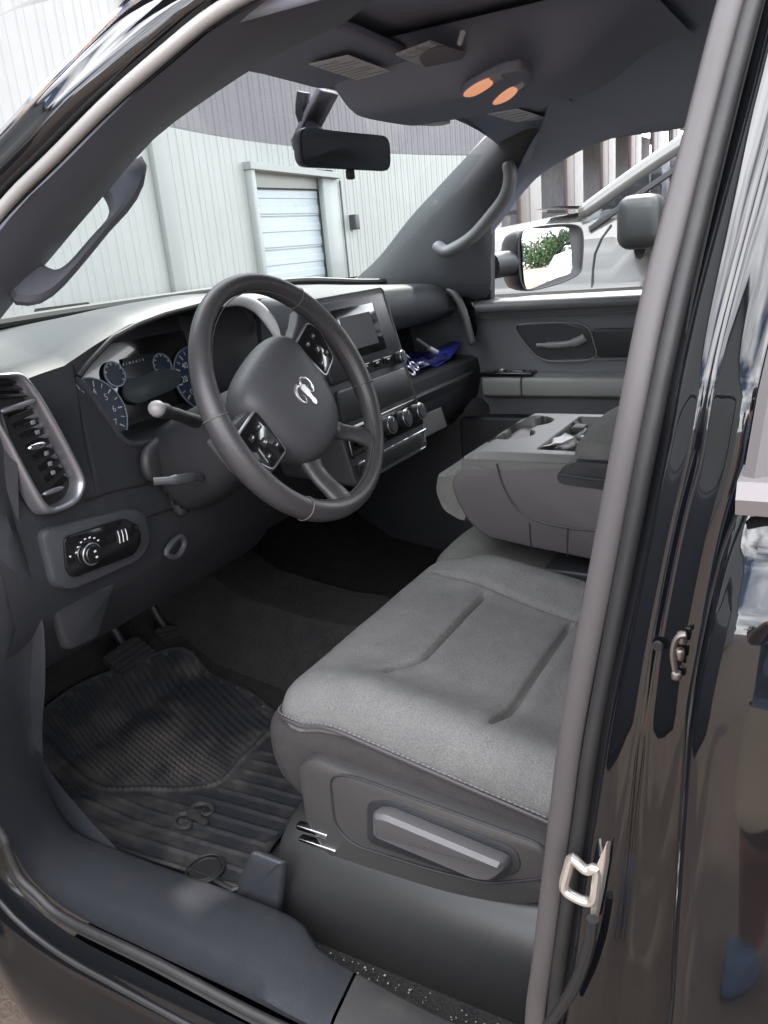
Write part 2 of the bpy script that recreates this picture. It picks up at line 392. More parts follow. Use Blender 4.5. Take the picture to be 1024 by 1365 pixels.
ob('pillar_skin', MB().loft([mid(Sa, Oa, .22, (-.004, 0, 0)), mid(Sa, Oa, .30, (-.014, .0, .0)), mid(Sa, Oa, .5, (-.020, 0, 0)), mid(Sa, Oa, .62, (-.012, 0, 0)), mid(Sa, Oa, .8, (-.018, 0, 0)), mid(Sa, Oa, .96, (-.006, 0, 0)), Oa, mid(Oa, Oa, 0, (.06, .03, .02))]), PAINT, T, sub=1)
ob('glass_molding', MB().tube([p+Vector((.006, .006, .004)) for p in Oa], .005, 8), CHR, T)
# grab handle on the pillar: a flat loop standing off toward the glass
HP0 = at(110, 290, 'x', -.60); 
hn = Vector((-.55, -.72, .42)).normalized()
def hp(px, py): return atp(px, py, HP0, hn)
ho = [hp(*p) for p in ((2, 398), (30, 404), (56, 402), (75, 388), (112, 346), (150, 300), (180, 268), (194, 240), (197, 215), (193, 192), (175, 205), (150, 226), (100, 275), (50, 335), (10, 380))]
hi = [hp(*p) for p in ((46, 345), (55, 352), (70, 360), (80, 361), (90, 354), (118, 322), (138, 300), (146, 285), (145, 272), (140, 262), (131, 250), (118, 258), (100, 276), (75, 305), (60, 325))]
N_ = 60
# pair up by angle round the hole's middle
def around(poly, n, c):
    P = smooth(poly, 200, closed=True); u = (P[0]-c).normalized(); v = hn.cross(u); o = []
    for k in range(n):
        a = 2*math.pi*k/n; best = min(P, key=lambda p: abs(((math.atan2((p-c).dot(v), (p-c).dot(u))-a+math.pi) % (2*math.pi))-math.pi)); o.append(best)
    return o
hc = sum(hi, Vector())/len(hi)
HO, HI = around(ho, N_, hc), around(hi, N_, hc)
HO = [(HO[i-1]+HO[i]*2+HO[(i+1) % N_])/4 for i in range(N_)]; HI = [(HI[i-1]+HI[i]*2+HI[(i+1) % N_])/4 for i in range(N_)]
q = hn*.008
ob('grab_handle', MB().loft([[p+q*.2 for p in HO], [p.lerp(h, .12)+q for p, h in zip(HO, HI)], [p.lerp(h, .5)+q*1.25 for p, h in zip(HO, HI)], [p.lerp(h, .88)+q for p, h in zip(HO, HI)], [p+q*.2 for p in HI], [p-q for p in HI], [p-q*1.2 for p in HO]], cu=True, cv=True), PIL, T)
# ---- kick panel and sill trims
Sk = smooth([V(-.50, .703), V(-.34, .700), V(-.17, .700), V(0, .70), V(.13, .704), V(.20, .740), V(.225, .82), V(.255, .92), V(.28, 1.03), V(.29, 1.14), V(.265, 1.27), V(.22, 1.36)], 70)
Ik = smooth([(-.775, -.50, .672), (-.772, -.34, .674), (-.757, -.19, .677), (-.730, -.13, .68), (-.728, .0, .68), (-.733, .17, .681), (-.74, .29, .70), (-.74, .335, .80), (-.74, .318, .92), (-.74, .275, 1.03), (-.74, .245, 1.14), (-.74, .25, 1.25), (-.74, .22, 1.36)], 70)
rows = [mid(Sk, Ik, .05, (0, 0, .0)), mid(Sk, Ik, .12, (0, 0, -.004)), mid(Sk, Ik, .3, (0, 0, .002)), mid(Sk, Ik, .7, (0, 0, .004)), mid(Sk, Ik, .93, (0, 0, .005)), Ik, [p+Vector((.012, .004, -.02)) for p in Ik], [p+Vector((.02, .01, -.09)) for p in Ik]]
cut = 22
ob('sill_plate', MB().loft([r[12:] for r in rows]), SILL, T)
r2 = [[p+Vector((0, -.004, 0)) for p in r[:13]] for r in rows]
ob('rear_sill_plate', MB().loft(r2), pr('rear_sill_plastic', (.045, .043, .043), .42, bump=(500, .3), var=(14, (.10, .095, .085), .5, .85)), T)
ob('kick_panel', MB().loft([smooth([(-.735, .17, .60), (-.735, .17, .675)], 5), smooth([(-.735, .30, .60), (-.737, .30, .76)], 5), smooth([(-.70, .44, .60), (-.72, .40, .90)], 5), smooth([(-.66, .62, .60), (-.70, .60, 1.0)], 5)]), pr('kick_plastic', (.034, .036, .045), .4), T, sub=1)
# painted rocker under the doorway
So = smooth([V(-.52, .703), V(-.34, .70), V(-.17, .70), V(0, .70), V(.12, .704), V(.20, .74), V(.24, .83), V(.28, .95), V(.30, 1.1)], 40)
def dn(k, dx, dz, dy=0): return [p+Vector((dx, outw(p).y*k+dy, outw(p).z*k+dz)) for p in So]
ob('rocker_panel', MB().loft([dn(.022, -.008, 0), dn(.03, -.016, 0), dn(.05, -.020, 0), dn(.056, -.027, 0), dn(.085, -.030, 0), [Vector((-.915, p.y+.02, .575 if p.y < .2 else p.z-.12)) for p in So], [Vector((-.905, p.y+.06, .50 if p.y < .2 else p.z-.2)) for p in So], [Vector((-.872, p.y+.1, .435)) for p in So], [Vector((-.80, p.y+.1, .40)) for p in So], [Vector((-.5, p.y+.1, .40)) for p in So]]), pr('rocker_paint', (.006, .0065, .008), .10, spec=.3), T, sub=1)
ob('weatherstrip', MB().tube(dn(.052, -.022, .002), .004, 8), CHR if False else SEAL, T)
# ---- B pillar: stamped painted jamb between the seal and the rear door
def edgeY(z): return interp(z, [.6, .95, 1.05, 1.25, 1.30, 1.335, 1.36, 1.42, 1.60, 1.72], [-.60, -.622, -.629, -.634, -.640, -.645, -.652, -.657, -.688, -.71])
def edgeX(z): return interp(z, [.45, .6, .8, 1.1, 1.27, 1.31, 1.345, 1.36, 1.45, 1.6, 1.72], [-.90, -.935, -.975, -.99, -.992, -.985, -.970, -.955, -.925, -.86, -.79])
zs = [.62+.02*i for i in range(57)]
def jrow(f, dx=0, dy=0, fn=None):
    r = []
    for z in zs:
        a = Vector((RX(z)-.006, BY(z)-.022, z)); b = Vector((RX(z)-.018, edgeY(z)+.010, z)); p = a.lerp(b, f)+Vector((dx, dy, 0))
        if fn: p += Vector((0, fn(z), 0))
        r.append(p)
    return r
ob('b_pillar', MB().loft([jrow(-.4, .012), jrow(0, .004), jrow(.05, -.002), jrow(.18, -.006), jrow(.42, -.0075), jrow(.50, -.006), jrow(.57, -.0035), jrow(.64, -.003), jrow(.80, -.0045), jrow(.95, -.006, -.002), jrow(1.25, -.002, -.006), jrow(1.6, .02, -.01)]), PAINT, T, sub=1)
# stamped recesses and holes
def jp(f, z):
    a = Vector((RX(z)-.010, BY(z)-.026, z)); b = Vector((edgeX(z)+.012, edgeY(z)+.004, z)); return a.lerp(b, f)
JN = Vector((-.62, .78, .05)).normalized()
def stamp(poly, r=.0007):
    P = [Vector(p)+JN*.001 for p in poly]; return MB().tube(smooth(P, 40, closed=True), r, 6, closed=True)
def jpx(px, py, f):  # pixel on the jamb: solve on the plane through the jamb there
    p = rpt(px, py, -.05)
    return p
ob('plug', MB().disc(rpt(878, 861, -.020), (-1, .2, 0), .0035, .002, 16, .003), RUB, T)
ob('b_pillar_trim', MB().tube([p+Vector((.002, 0, 0)) for p in smooth(PB, 50)], .0056, 14, flat=1.6), pr('taupe_trim', (.072, .065, .066), .5, bump=(500, .12)), T, sub=1)
ob('pillar_highlight', MB().tube([p+Vector((-.006, -.002, .004)) for p in Sa], .0065, 10), pr('highlight_strip', (.25, .235, .225), .3), T, sub=1)  # highlight along the pillar seal, put in as a pale strip
# striker loop and its plate
sp = [rpt(x_, y_, -.02) for x_, y_ in ((796, 1158), (782, 1160), (770, 1150), (762, 1144), (757, 1160), (752, 1180), (757, 1190), (778, 1201), (791, 1200), (795, 1180))]
STK = pr('striker_steel', (.72, .68, .62), .28, metal=.8)
stk = ob('door_striker', MB().tube(smooth(sp, 40, closed=True), .0038, 10, closed=True), STK, T)
ob('striker_plate', MB().prism([rpt(x_, y_, -.022) for x_, y_ in ((796, 1150), (808, 1122), (806, 1150), (800, 1185), (792, 1225), (786, 1232), (787, 1200))], (.004, -.003, 0)), STK, stk, bevel=.001)
# wiring / door cable at the foot of the pillar
ob('pillar_cable', MB().tube(smooth([rpt(x_, y_, -.03) for x_, y_ in ((790, 1225), (787, 1250), (778, 1285), (760, 1325), (730, 1368))], 20), .0045, 8), RUB, T)
# rear door latch hardware on its leading edge
lt = MB()
for k, (x_, y_) in enumerate(((909, 850), (906, 872), (902, 900))):
    c = rpt(x_, y_, -.026); lt.rbox(c, (.006, .006, .008 if k < 2 else .006), .002, 2)
lt.tube(smooth([rpt(x_, y_, -.03) for x_, y_ in ((915, 846), (903, 850), (897, 870), (900, 895))], 14), .0018, 8)
ob('door_hinge', lt, pr('hinge_steel', (.25, .22, .20), .35, metal=.8), T)
# ---- rear door
ys = [0, .004, .012, .05, .12, .25, .45, .7]
zd = [.45+.02*i for i in range(44)] + [1.315, 1.325, 1.335, 1.345, 1.352, 1.356]
zd = sorted(zd)
rd = MB().loft([[Vector((edgeX(z)+(.020 if d == 0 else .004 if d == .004 else 0), edgeY(z)-d, z)) for z in zd] for d in ys])
RDo = ob('rear_door', rd, PAINT, T, sub=1)
zw = [1.372+.02*i for i in range(19)]
ob('window_frame', MB().loft([[Vector((edgeX(z)+a, edgeY(z)+b, z)) for z in zw] for a, b in ((.02, .0), (-.003, -.001), (-.005, -.006), (0, -.012), (.006, -.013))]), pr('door_frame_trim', (.085, .078, .078), .35), RDo)
ob('pillar_applique', MB().loft([[Vector((edgeX(z)+.002, edgeY(z)-.013-b, z)) for z in zw] for b in (0, .03, .07, .12)]), pr('applique_plastic', (.055, .050, .054), .35, bump=(500, .2)), RDo)
ob('belt_strip', MB().loft([[Vector((edgeX(1.36)+a, edgeY(1.365)-d, z)) for d in (0, .1, .3, .7)] for a, z in ((.02, 1.375), (-.006, 1.374), (-.010, 1.366), (-.008, 1.358), (-.002, 1.356))]), pr('belt_trim', (.16, .145, .145), .3, metal=.2), RDo)
ob('window_glass', MB().loft([[Vector((edgeX(z)+.006, edgeY(z)-b, z)) for z in zw] for b in (.125, .3, .7)]), GLD, RDo)
# ---- floor, tunnel, firewall, cab back
ob('floor_pan', MB().loft([[(-.74, y, z), (-.16, y, z), (-.12, y, z+.06), (-.06, y, z+.13), (.10, y, z+.13), (.16, y, z+.06), (.2, y, z), (.76, y, z)] for y, z in ((-1.5, .60), (-.2, .60), (.30, .60), (.50, .63), (.78, .80), (.92, 1.0), (.98, 1.3))]), CARP, T)
ob('cab_back', MB().prism([(-.86, -1.55, .45), (.86, -1.55, .45), (.86, -1.55, 1.30), (-.86, -1.55, 1.30)], (0, -.03, 0)).prism([(-.86, -1.55, 1.30), (-.62, -1.55, 1.30), (-.55, -1.52, 1.68), (.55, -1.52, 1.68), (.62, -1.55, 1.30), (.86, -1.55, 1.30), (.70, -1.5, 1.80), (-.70, -1.5, 1.80)], (0, -.03, 0)), PLT, T)
ob('rear_window', MB().loft([[(-.66, -1.56, 1.28), (.66, -1.56, 1.28)], [(-.58, -1.53, 1.70), (.58, -1.53, 1.70)]]), GLD, T)
# ---- headliner and roof
def roofz(x, y): return 1.795 - .10*abs(x/.72)**4 - .02*max(0, (y+.1))*4
hx = [-.72+.06*i for i in range(25)]
hy = [.06, .0, -.1, -.25, -.5, -.9, -1.5]
hl = MB().loft([[(x_, y_+(.06*(1-(x_/.72)**2) if y_ > .03 else 0), roofz(x_, y_)-(.015 if y_ > .03 else 0)) for x_ in hx] for y_ in hy])
ob('headliner', hl, HEAD, T, solid=.012)
ob('roof_panel', MB().loft([[(x_*1.06, y_+.02, roofz(x_, y_)+.05) for x_ in hx] for y_ in hy]), PAINT, T)
# rail trims: driver side, above the doorway, and passenger side down to the window top
dr = smooth([V(-.25, 1.705), V(-.40, 1.722), V(-.5, 1.728), V(-.62, 1.715), V(-.9, 1.71)], 20)
ob('roof_rail_trim', MB().loft([dr, [p+Vector((.03, 0, .0)) for p in dr], [p+Vector((.10, 0, .012)) for p in dr], [p+Vector((.16, 0, .07)) for p in dr]]), HEAD, T)
PW = smooth([(.70, .36, 1.36), (.69, .22, 1.44)] + [tuple(at(x_, y_, 'x', xx)) for x_, y_, xx in ((655, 298, .68), (700, 240, .67), (738, 212, .665), (780, 190, .66), (850, 166, .66), (920, 148, .66), (1000, 134, .66))] + [(.66, -.75, 1.725), (.66, -1.1, 1.70)], 40)
ob('passenger_rail_trim', MB().loft([[p+Vector((.05, 0, -.005)) for p in PW], PW, [p+Vector((-.012, -.004, .012)) for p in PW], [p+Vector((-.04*sstep(1.50, 1.68, p.z), 0, .012+.033*sstep(1.5, 1.68, p.z))) for p in PW], [p+Vector((-.12*sstep(1.58, 1.70, p.z), .0, .015+.06*sstep(1.58, 1.70, p.z))) for p in PW], [p+Vector((-.26*sstep(1.62, 1.71, p.z), .0, .015+.085*sstep(1.62, 1.71, p.z))) for p in PW]]), HEAD, T)
# ---- passenger A pillar trim + grab handle
Ip = [at(x_, y_, 'x', .62) for x_, y_ in ((488, 380), (520, 350), (560, 300), (600, 257), (640, 215), (676, 180), (705, 158))]
Op = [at(x_, y_, 'x', .70) for x_, y_ in ((600, 395), (652, 395), (655, 340), (655, 298), (672, 265), (700, 240), (725, 215))]
Ip, Op = smooth(Ip, 20), smooth(Op, 20)
ob('passenger_pillar_trim', MB().loft([mid(Ip, Ip, 0, (.04, .05, .02)), mid(Ip, Ip, 0, (.004, .012, .004)), mid(Ip, Op, .08, (-.010, -.010, -.004)), mid(Ip, Op, .3, (-.02, -.025, -.01)), mid(Ip, Op, .7, (-.015, -.025, -.01)), mid(Ip, Op, .95, (-.006, -.01, 0)), Op, mid(Op, Op, 0, (.05, .02, .02))]), pr('far_pillar_plastic', (.058, .060, .066), .6, bump=(800, .25)), T)
hp3 = [at(x_, y_, 'x', .625)+Vector((-.03, -.035, -.01)) for x_, y_ in ((570, 320), (583, 330), (598, 325), (620, 310), (644, 283), (662, 258), (668, 232), (664, 212))]
hp4 = [at(x_, y_, 'x', .625)+Vector((-.012, -.012, .0)) for x_, y_ in ((566, 317), (580, 308), (594, 302), (604, 300), (616, 292))]
ob('passenger_grab_handle', MB().tube(smooth(hp3, 30), [.012]+[.016]*28+[.012], 12, flat=1.5), pr('handle_grey', (.20, .20, .21), .45), T, sub=1)
# door frame post behind the passenger pillar / glass corner
ob('mirror_sail', MB().prism([at(x_, y_, 'x', .735) for x_, y_ in ((585, 400), (655, 400), (655, 290), (690, 250), (640, 250), (585, 330))], (.03, 0, 0)), PLT, T, bevel=.004)
# ---- windshield
def wsy(x, z): return (1.767-z)/.8 + .115*(1-(x/.64)**2)
wx = [-.66+.06*i for i in range(23)]
def wsrow(z): return [Vector((x_*interp(z, [1.24, 1.5, 1.7], [1.08, 1.0, .88]), wsy(x_, z), z)) for x_ in wx]
zb = 1.690
ob('windshield', MB().loft([wsrow(z) for z in (1.24, 1.34, 1.44, 1.54, 1.62, zb-.006)]), GLW, T)
def wsr2(z, dip=0): return [Vector((x_*.86, wsy(x_*.86, z), z)) for x_ in wx]
ob('shade_band', MB().loft([wsr2(z) for z in (zb-.006, 1.72, 1.77)]), GLB, T)
# ---- sun visors, overhead console, lamps, labels
def zv(x, y): return roofz(x, y)-.022
def sheet(pxs_, z, th=.012, up_=(0, 0, 1)): return [at(x_, y_, 'z', z) for x_, y_ in pxs_]
dv = rounded([Vector((-.58, .045, 1.742)), Vector((-.14, .075, 1.742)), Vector((-.10, -.10, 1.752)), Vector((-.56, -.135, 1.752))], .03)
vo = ob('sun_visor', MB().prism(dv, (0, 0, .016)), VIS, T, bevel=.005)
pv = rounded([Vector((.16, .065, 1.742)), Vector((.58, .025, 1.742)), Vector((.56, -.14, 1.752)), Vector((.13, -.11, 1.752))], .03)
vp = ob('sun_visor', MB().prism(pv, (0, 0, .016)), VIS, T, bevel=.005)
def label(pxq, z, par, lines):
    q = sheet(pxq, z-.0015); o = ob('warning_label', MB().prism(q, (0, 0, .001)), LABEL, par)
    a, b, c, d = q; m = MB()
    for k in range(lines):
        f = .12+.76*k/(lines-1); m.prism([a.lerp(d, f-.012).lerp(b.lerp(c, f-.012), .08)-Vector((0, 0, .0012)), a.lerp(d, f-.012).lerp(b.lerp(c, f-.012), .92 if k % 3 else .6)-Vector((0, 0, .0012)), a.lerp(d, f+.012).lerp(b.lerp(c, f+.012), .92 if k % 3 else .6)-Vector((0, 0, .0012)), a.lerp(d, f+.012).lerp(b.lerp(c, f+.012), .08)-Vector((0, 0, .0012))], (0, 0, .0006))
    ob('label_print', m, PRINT, o)
label(((412, 86), (464, 74), (520, 95), (476, 107)), 1.741, vo, 8)
label(((649, 152), (688, 145), (732, 158), (702, 167)), 1.741, vp, 6)
mh = sheet(((528, 74), (574, 57), (618, 72), (608, 82), (586, 99)), 1.742)
vm = ob('vanity_cover', MB().prism(mh, (0, 0, .003)), pr('vanity_label', (.70, .69, .72), .5, var=(60, (.45, .44, .46), .45, .6)), vo)
ob('vanity_lens', MB().prism(smooth(sheet(((560, 76), (585, 62), (612, 68), (616, 78), (588, 92), (568, 90)), 1.7405), 24, closed=True), (0, 0, .001)), pr('vanity_dark', (.24, .225, .225), .4), vm)
ob('visor_clip', MB().tube([at(617, 44, 'z', 1.75), at(613, 57, 'z', 1.745)], .004, 8), pr('clip_white', (.8, .8, .82), .4), T)
# overhead console: a smooth bulge hanging under the liner
def ohz(x, y):
    a = sstep(.20, .10, abs(x)); b = sstep(-.42, -.30, y)*sstep(.07, .02, y); return 1.786-.012-.075*a*b
ob('overhead_console', MB().loft([[(x_, y_+.02*(1-(x_/.2)**2)*(1 if y_ > -.1 else 0), ohz(x_, y_)) for x_ in [-.22+.022*i for i in range(21)]] for y_ in [.075, .06, .045, .03, .015, 0, -.05, -.1, -.16, -.22, -.28, -.33, -.38, -.44]]), HEAD, T, sub=1)
OZ = 1.696
lp = ob('dome_lamp', MB().prism(smooth(sheet(((614, 130), (660, 102), (696, 94), (708, 103), (696, 120), (655, 142)), OZ), 36, closed=True), (0, 0, .014)), HEAD, T, bevel=.003)
for a, b in ((((618, 128), (632, 116), (652, 107), (657, 112), (646, 121), (630, 129)), ((653, 107), (668, 101), (672, 104), (658, 112))), (((657, 139), (668, 127), (684, 117), (690, 121), (680, 132), (665, 139)), ((685, 116), (697, 109), (700, 113), (691, 121)))):
    le = ob('lamp_lens', MB().prism(smooth(sheet(a, OZ-.002), 24, closed=True), (0, 0, .003)), LAMPM, lp)
    ob('lens_end', MB().prism(sheet(b, OZ-.0015), (0, 0, .003)), LENSW, le)
ob('compass_window', MB().prism(smooth(sheet(((520, 160), (560, 153), (600, 162), (585, 168), (545, 166)), OZ+.012), 24, closed=True), (0, 0, .004)), pr('console_grey_lens', (.2, .2, .22), .3), T)
# faint printed strip of switches at the top of the liner
for q in (((750, 52), (778, 36), (790, 44), (762, 60)), ((786, 14), (802, 4), (822, 18), (806, 28)), ((822, 2), (836, -6), (852, 6), (838, 14))):
    pz = [at(x_, y_, 'z', 1.779) for x_, y_ in q]; ob('liner_print', MB().prism(pz, (0, 0, .001)), pr('liner_mark', (.13, .135, .155), .8), T)
# ---- rear view mirror
mc = Vector((0, .128, 1.667)); md = Vector((.96, -.28, 0)).normalized(); mn = Vector((-.28, -.96, -.05)).normalized(); mu_ = Vector((0, 0, 1))
mo = rounded([mc+md*a+mu_*b for a, b in ((-.112, -.028), (.112, -.036), (.116, .026), (-.108, .036))], .022, 6)
rm = ob('rearview_mirror', MB().loft([[p-mn*.022+(mc-p)*.25 for p in mo], [p-mn*.012+(mc-p)*.04 for p in mo], mo, [p+mn*.006 for p in mo], [p+mn*.008+(mc-p)*.02 for p in mo]], cu=True, cap=True), PLB, T)
ob('mirror_glass', MB().prism([p+mn*.0085+(mc-p)*.05 for p in mo], mn*.001), MIRD, rm)
ob('mirror_stalk', MB().tube(smooth([mc-mn*.02, mc+Vector((-.01, .03, .02)), mc+Vector((-.03, .06, .06)), mc+Vector((-.035, .05, .10))], 12), .012, 10), PLB, rm)
ob('mirror_lever', MB().rbox(mc+Vector((.012, -.002, -.040)), (.018, .012, .018), .004, 2), PLB, rm)
ob('sensor_housing', MB().loft([[mc+Vector((dx, dy, dz)) for dx in (-.04, -.02, 0, .02)] for dy, dz in ((.015, .098), (.045, .066), (.08, .025), (.078, .01))]), pr('sensor_grey', (.13, .13, .14), .6), rm, solid=.01)
# ================================================================== dashboard
def ztop(x): return interp(x, [-.76, -.66, -.60, -.54, -.47, -.40, -.30, -.18, 0, .15, .3, .6, .70, .78], [1.372, 1.386, 1.392, 1.412, 1.432, 1.441, 1.447, 1.442, 1.432, 1.425, 1.412, 1.396, 1.385, 1.35])
def zarch(x): return min(ztop(x)-.012, interp(x, [-.585, -.56, -.54, -.507, -.45, -.393, -.294, -.22, -.19, -.165], [1.357, 1.375, 1.386, 1.404, 1.418, 1.426, 1.433, 1.428, 1.41, 1.36]))
def zbot(x): return interp(x, [-.585, -.566, -.537, -.516, -.47, -.25, -.19, -.165], [1.352, 1.334, 1.284, 1.25, 1.238, 1.238, 1.27, 1.345])
def dprof(x):
    zt = ztop(x); zf = 1.428 if x < .3 else interp(x, [.3, .78], [1.428, 1.36])
    yg = min(.60, wsy(x, 1.425)-.006)
    top = [(yg+.01, 1.30), (yg+.004, 1.40), (yg-.01, zf), ((yg+.30)/2, (zf+zt)/2+.004), (.31, zt+.001), (.285, zt-.001), (.262, zt-.006), (.250, zt-.014)]
    low = [(.250, 1.13), (.252, 1.05), (.31, .97), (.45, .90), (.75, .86)]
    if -.584 < x < -.168:
        za, zb_ = zarch(x), zbot(x); d = min(1, (x+.584)/.035, (-.168-x)/.03); d = max(.12, d)
        m = [(.252, za), (.262, za-.003), (.25+.15*d, za-.010), (.25+.14*d, (za+zb_)/2), (.25+.125*d, zb_+.004), (.268, zb_), (.255, zb_-.006), (.256, zb_-.02)]
    elif x > .165:
        m = [(.240, zt-.035), (.236, zt-.07), (.244, 1.315), (.262, 1.300), (.42, 1.295), (.40, 1.20), (.225, 1.185), (.205, 1.178)]
        low = [(.198, 1.13), (.21, 1.07), (.27, 1.0), (.40, .95), (.75, .90)]
    else:
        m = [(.249, zt-.03), (.249, zt-.05), (.252, zt-.08), (.255, 1.30), (.258, 1.26), (.258, 1.22), (.254, 1.18), (.252, 1.16)]
    return [Vector((x, y, z)) for y, z in top+m+low]
xs = [-.765, -.70, -.64, -.60, -.588, -.583] + [-.58+.0125*i for i in range(33)] + [-.169, -.165, -.15, -.05, .05, .15, .163, .167, .2, .3, .4, .5, .6, .655, .70, .74, .765]
xs = sorted(set(round(v_, 4) for v_ in xs))
D = ob('dashboard', MB().loft([dprof(v_) for v_ in xs]), PLA, T, ang=50)
ob('defroster_strip', MB().tube([Vector((x_*.98, wsy(x_, 1.43)-.012, 1.436-(.03*sstep(.3, .66, x_)))) for x_ in wx], .009, 8), RUB, D)
for q in (((505, 372), (560, 300)),): pass
# hood rim and left wing trim
hr = [Vector((x_, .249, zarch(x_)-.001)) for x_ in [-.58+.0125*i for i in range(33)]]
ob('hood_rim', MB().tube(smooth(hr, 50), .0045, 8), PLB, D)
ob('hood_side_trim', MB().tube(smooth([Vector((-.583, .248, 1.355)), Vector((-.566, .25, 1.334)), Vector((-.537, .252, 1.284)), Vector((-.516, .254, 1.25)), Vector((-.47, .255, 1.236)), Vector((-.30, .255, 1.236))], 30), .0045, 8), PLT, D)
# left flank pad between the hood and the vent
# ---- left air vent
VY = .238
def pv_(pts, y=VY): return [at(x_, y_, 'y', y) for x_, y_ in pts]
vo_ = pv_(((-40, 520), (-24, 500), (0, 497), (20, 496), (31, 502), (55, 535), (84, 587), (107, 632), (110, 650), (97, 673), (64, 686), (49, 679), (22, 631), (0, 588), (-25, 545)))
vi_ = pv_(((-30, 522), (-20, 508), (0, 505), (17, 505), (25, 510), (47, 542), (75, 592), (97, 634), (99, 648), (90, 665), (66, 675), (57, 669), (31, 624), (8, 582), (-18, 542)))
A_, B_ = smooth(vo_, 70, closed=True), smooth(vi_, 70, closed=True)
nv = Vector((.1, -1, .05)).normalized()
vent = ob('side_vent', MB().loft([[p-nv*.012 for p in A_], [p+nv*.006 for p in A_], [a.lerp(b, .3)+nv*.012 for a, b in zip(A_, B_)], [a.lerp(b, .7)+nv*.011 for a, b in zip(A_, B_)], [p+nv*.004 for p in B_], [p-nv*.02 for p in B_]], cu=True), SILV, D, sub=1)
ob('vent_cavity', MB().prism([p-nv*.010 for p in B_], -nv*.003), DARK, vent)
sl = MB()
for k in range(8):
    a, b = at(14+k*8.3, 556+k*14.3, 'y', VY+.004), at(46+k*6.6, 543+k*13.3, 'y', VY+.004); sl.prism([a-nv*.002, b-nv*.002, b-nv*.006+Vector((0, 0, .006)), a-nv*.006+Vector((0, 0, .006))], Vector((0, 0, -.0015)))
for k in range(3):
    a, b = at(-12+k*5, 511+k*9, 'y', VY), at(24+k*8, 509+k*9, 'y', VY); sl.prism([a-nv*.002, b-nv*.002, b-nv*.006+Vector((0, 0, .006)), a-nv*.006+Vector((0, 0, .006))], Vector((0, 0, -.0015)))
ob('vent_slats', sl, PIANO, vent)
ob('vent_divider', MB().tube([at(-10, 552, 'y', VY-.004), at(20, 543, 'y', VY-.010), at(52, 532, 'y', VY-.006)], .0042, 8), SILV, vent, sub=1)
ob('vent_knob', MB().tube([at(33, 599, 'y', VY-.010), at(64, 590, 'y', VY-.010)], .0052, 10), CHR, vent, sub=1)
ob('vent_thumbwheel', MB().tube([at(52, 661, 'y', VY-.002), at(88, 648, 'y', VY-.002)], .0042, 10), SILV, vent, sub=1)
mk = MB()
for x_, y_ in ((44, 563), (50, 576), (62, 604), (67, 618), (71, 630)): mk.rbox(at(x_, y_, 'y', VY-.006), (.007, .002, .006), .001, 1)
ob('vent_marks', mk, pr('vent_print', (.16, .16, .17), .5), vent)
# ---- headlamp switch panel
hs = rounded(pv_(((49, 706), (176, 676), (192, 686), (198, 722), (184, 747), (92, 788), (68, 782)), .247), .018, 5)
hsp = ob('switch_panel', plate(MB(), hs, (0, -1, .12), .010, .007), PLT, D)
hb = rounded(pv_(((84, 716), (164, 690), (184, 700), (188, 722), (178, 740), (96, 771), (88, 760)), .2345), .010, 5)
ob('switch_bezel', plate(MB(), hb, (0, -1, .12), .003, .002), PIANO, hsp)
kc = at(118, 738, 'y', .230); kn = Vector((-.15, -1, .12)).normalized()
ob('lamp_knob', MB().disc(kc, kn, .019, .004, 28).disc(kc+kn*.003, kn, .015, .014, 28, .0125), PIANO, hsp, bevel=.001)
ob('knob_ring', MB().tube([kc+kn*.010+Vector((math.cos(a)*.0155, 0, math.sin(a)*.0155)) for a in [k*2*math.pi/30 for k in range(30)]], .0011, 6, closed=True), SILV, hsp)
ic = MB()
for k in range(7):
    a = rad(35+k*20); p = kc+Vector((math.cos(a)*.0235, -.0025, math.sin(a)*.0235)); ic.rbox(p, (.0038, .0008, .0022), .0004, 1)
ic.rbox(kc+kn*.0178+Vector((.001, 0, .004)), (.004, .001, .003), .0005, 1).rbox(kc+kn*.0178+Vector((.002, 0, -.005)), (.004, .001, .003), .0005, 1)
ic.rbox(at(94, 742, 'y', .229), (.003, .001, .003), .0005, 1)
for k in range(3):
    a = at(157+k*5, 708-k*1.5, 'y', .2295); b = at(160+k*5, 724-k*2, 'y', .2295); ic.tube([a, (a+b)/2+Vector((.001, 0, 0)), b], .0008, 5)
PRW = pr('icon_white', (.62, .62, .64), .5)
ob('switch_icons', ic, PRW, hsp)
dl = MB()
for x_, y_, s_ in ((90, 820, .006), (96, 836, .008)): dl.rbox(at(x_, y_, 'y', .262), (s_, .0012, s_*.6), .0005, 1)
ob('release_icon', dl, pr('icon_grey', (.35, .36, .4), .5), D)
ob('hood_release', plate(MB(), rounded(pv_(((60, 800), (150, 775), (140, 800), (125, 850), (85, 868)), .268), .012), (0, -1, .1), .012, .006), PLB, D)
ob('knee_panel', MB().loft([[Vector((x_, y, z)) for x_ in (-.72, -.60, -.45, -.30, -.16)] for y, z in ((.262, 1.15), (.262, 1.05), (.285, .98), (.36, .90), (.55, .86))]), PLB, T, sub=1)
GAP = pr('panel_gap', (.004, .004, .005), .8)
gp_ = MB()
for pts in (((114, 668), (150, 655), (200, 643), (226, 634)), ((196, 690), (222, 680), (240, 676))):
    gp_.tube(smooth([at(x_, y_, 'y', .2495 if y_ < 700 else .2565) for x_, y_ in pts], 16), .0016, 6)
ob('panel_gap', gp_, GAP, D)
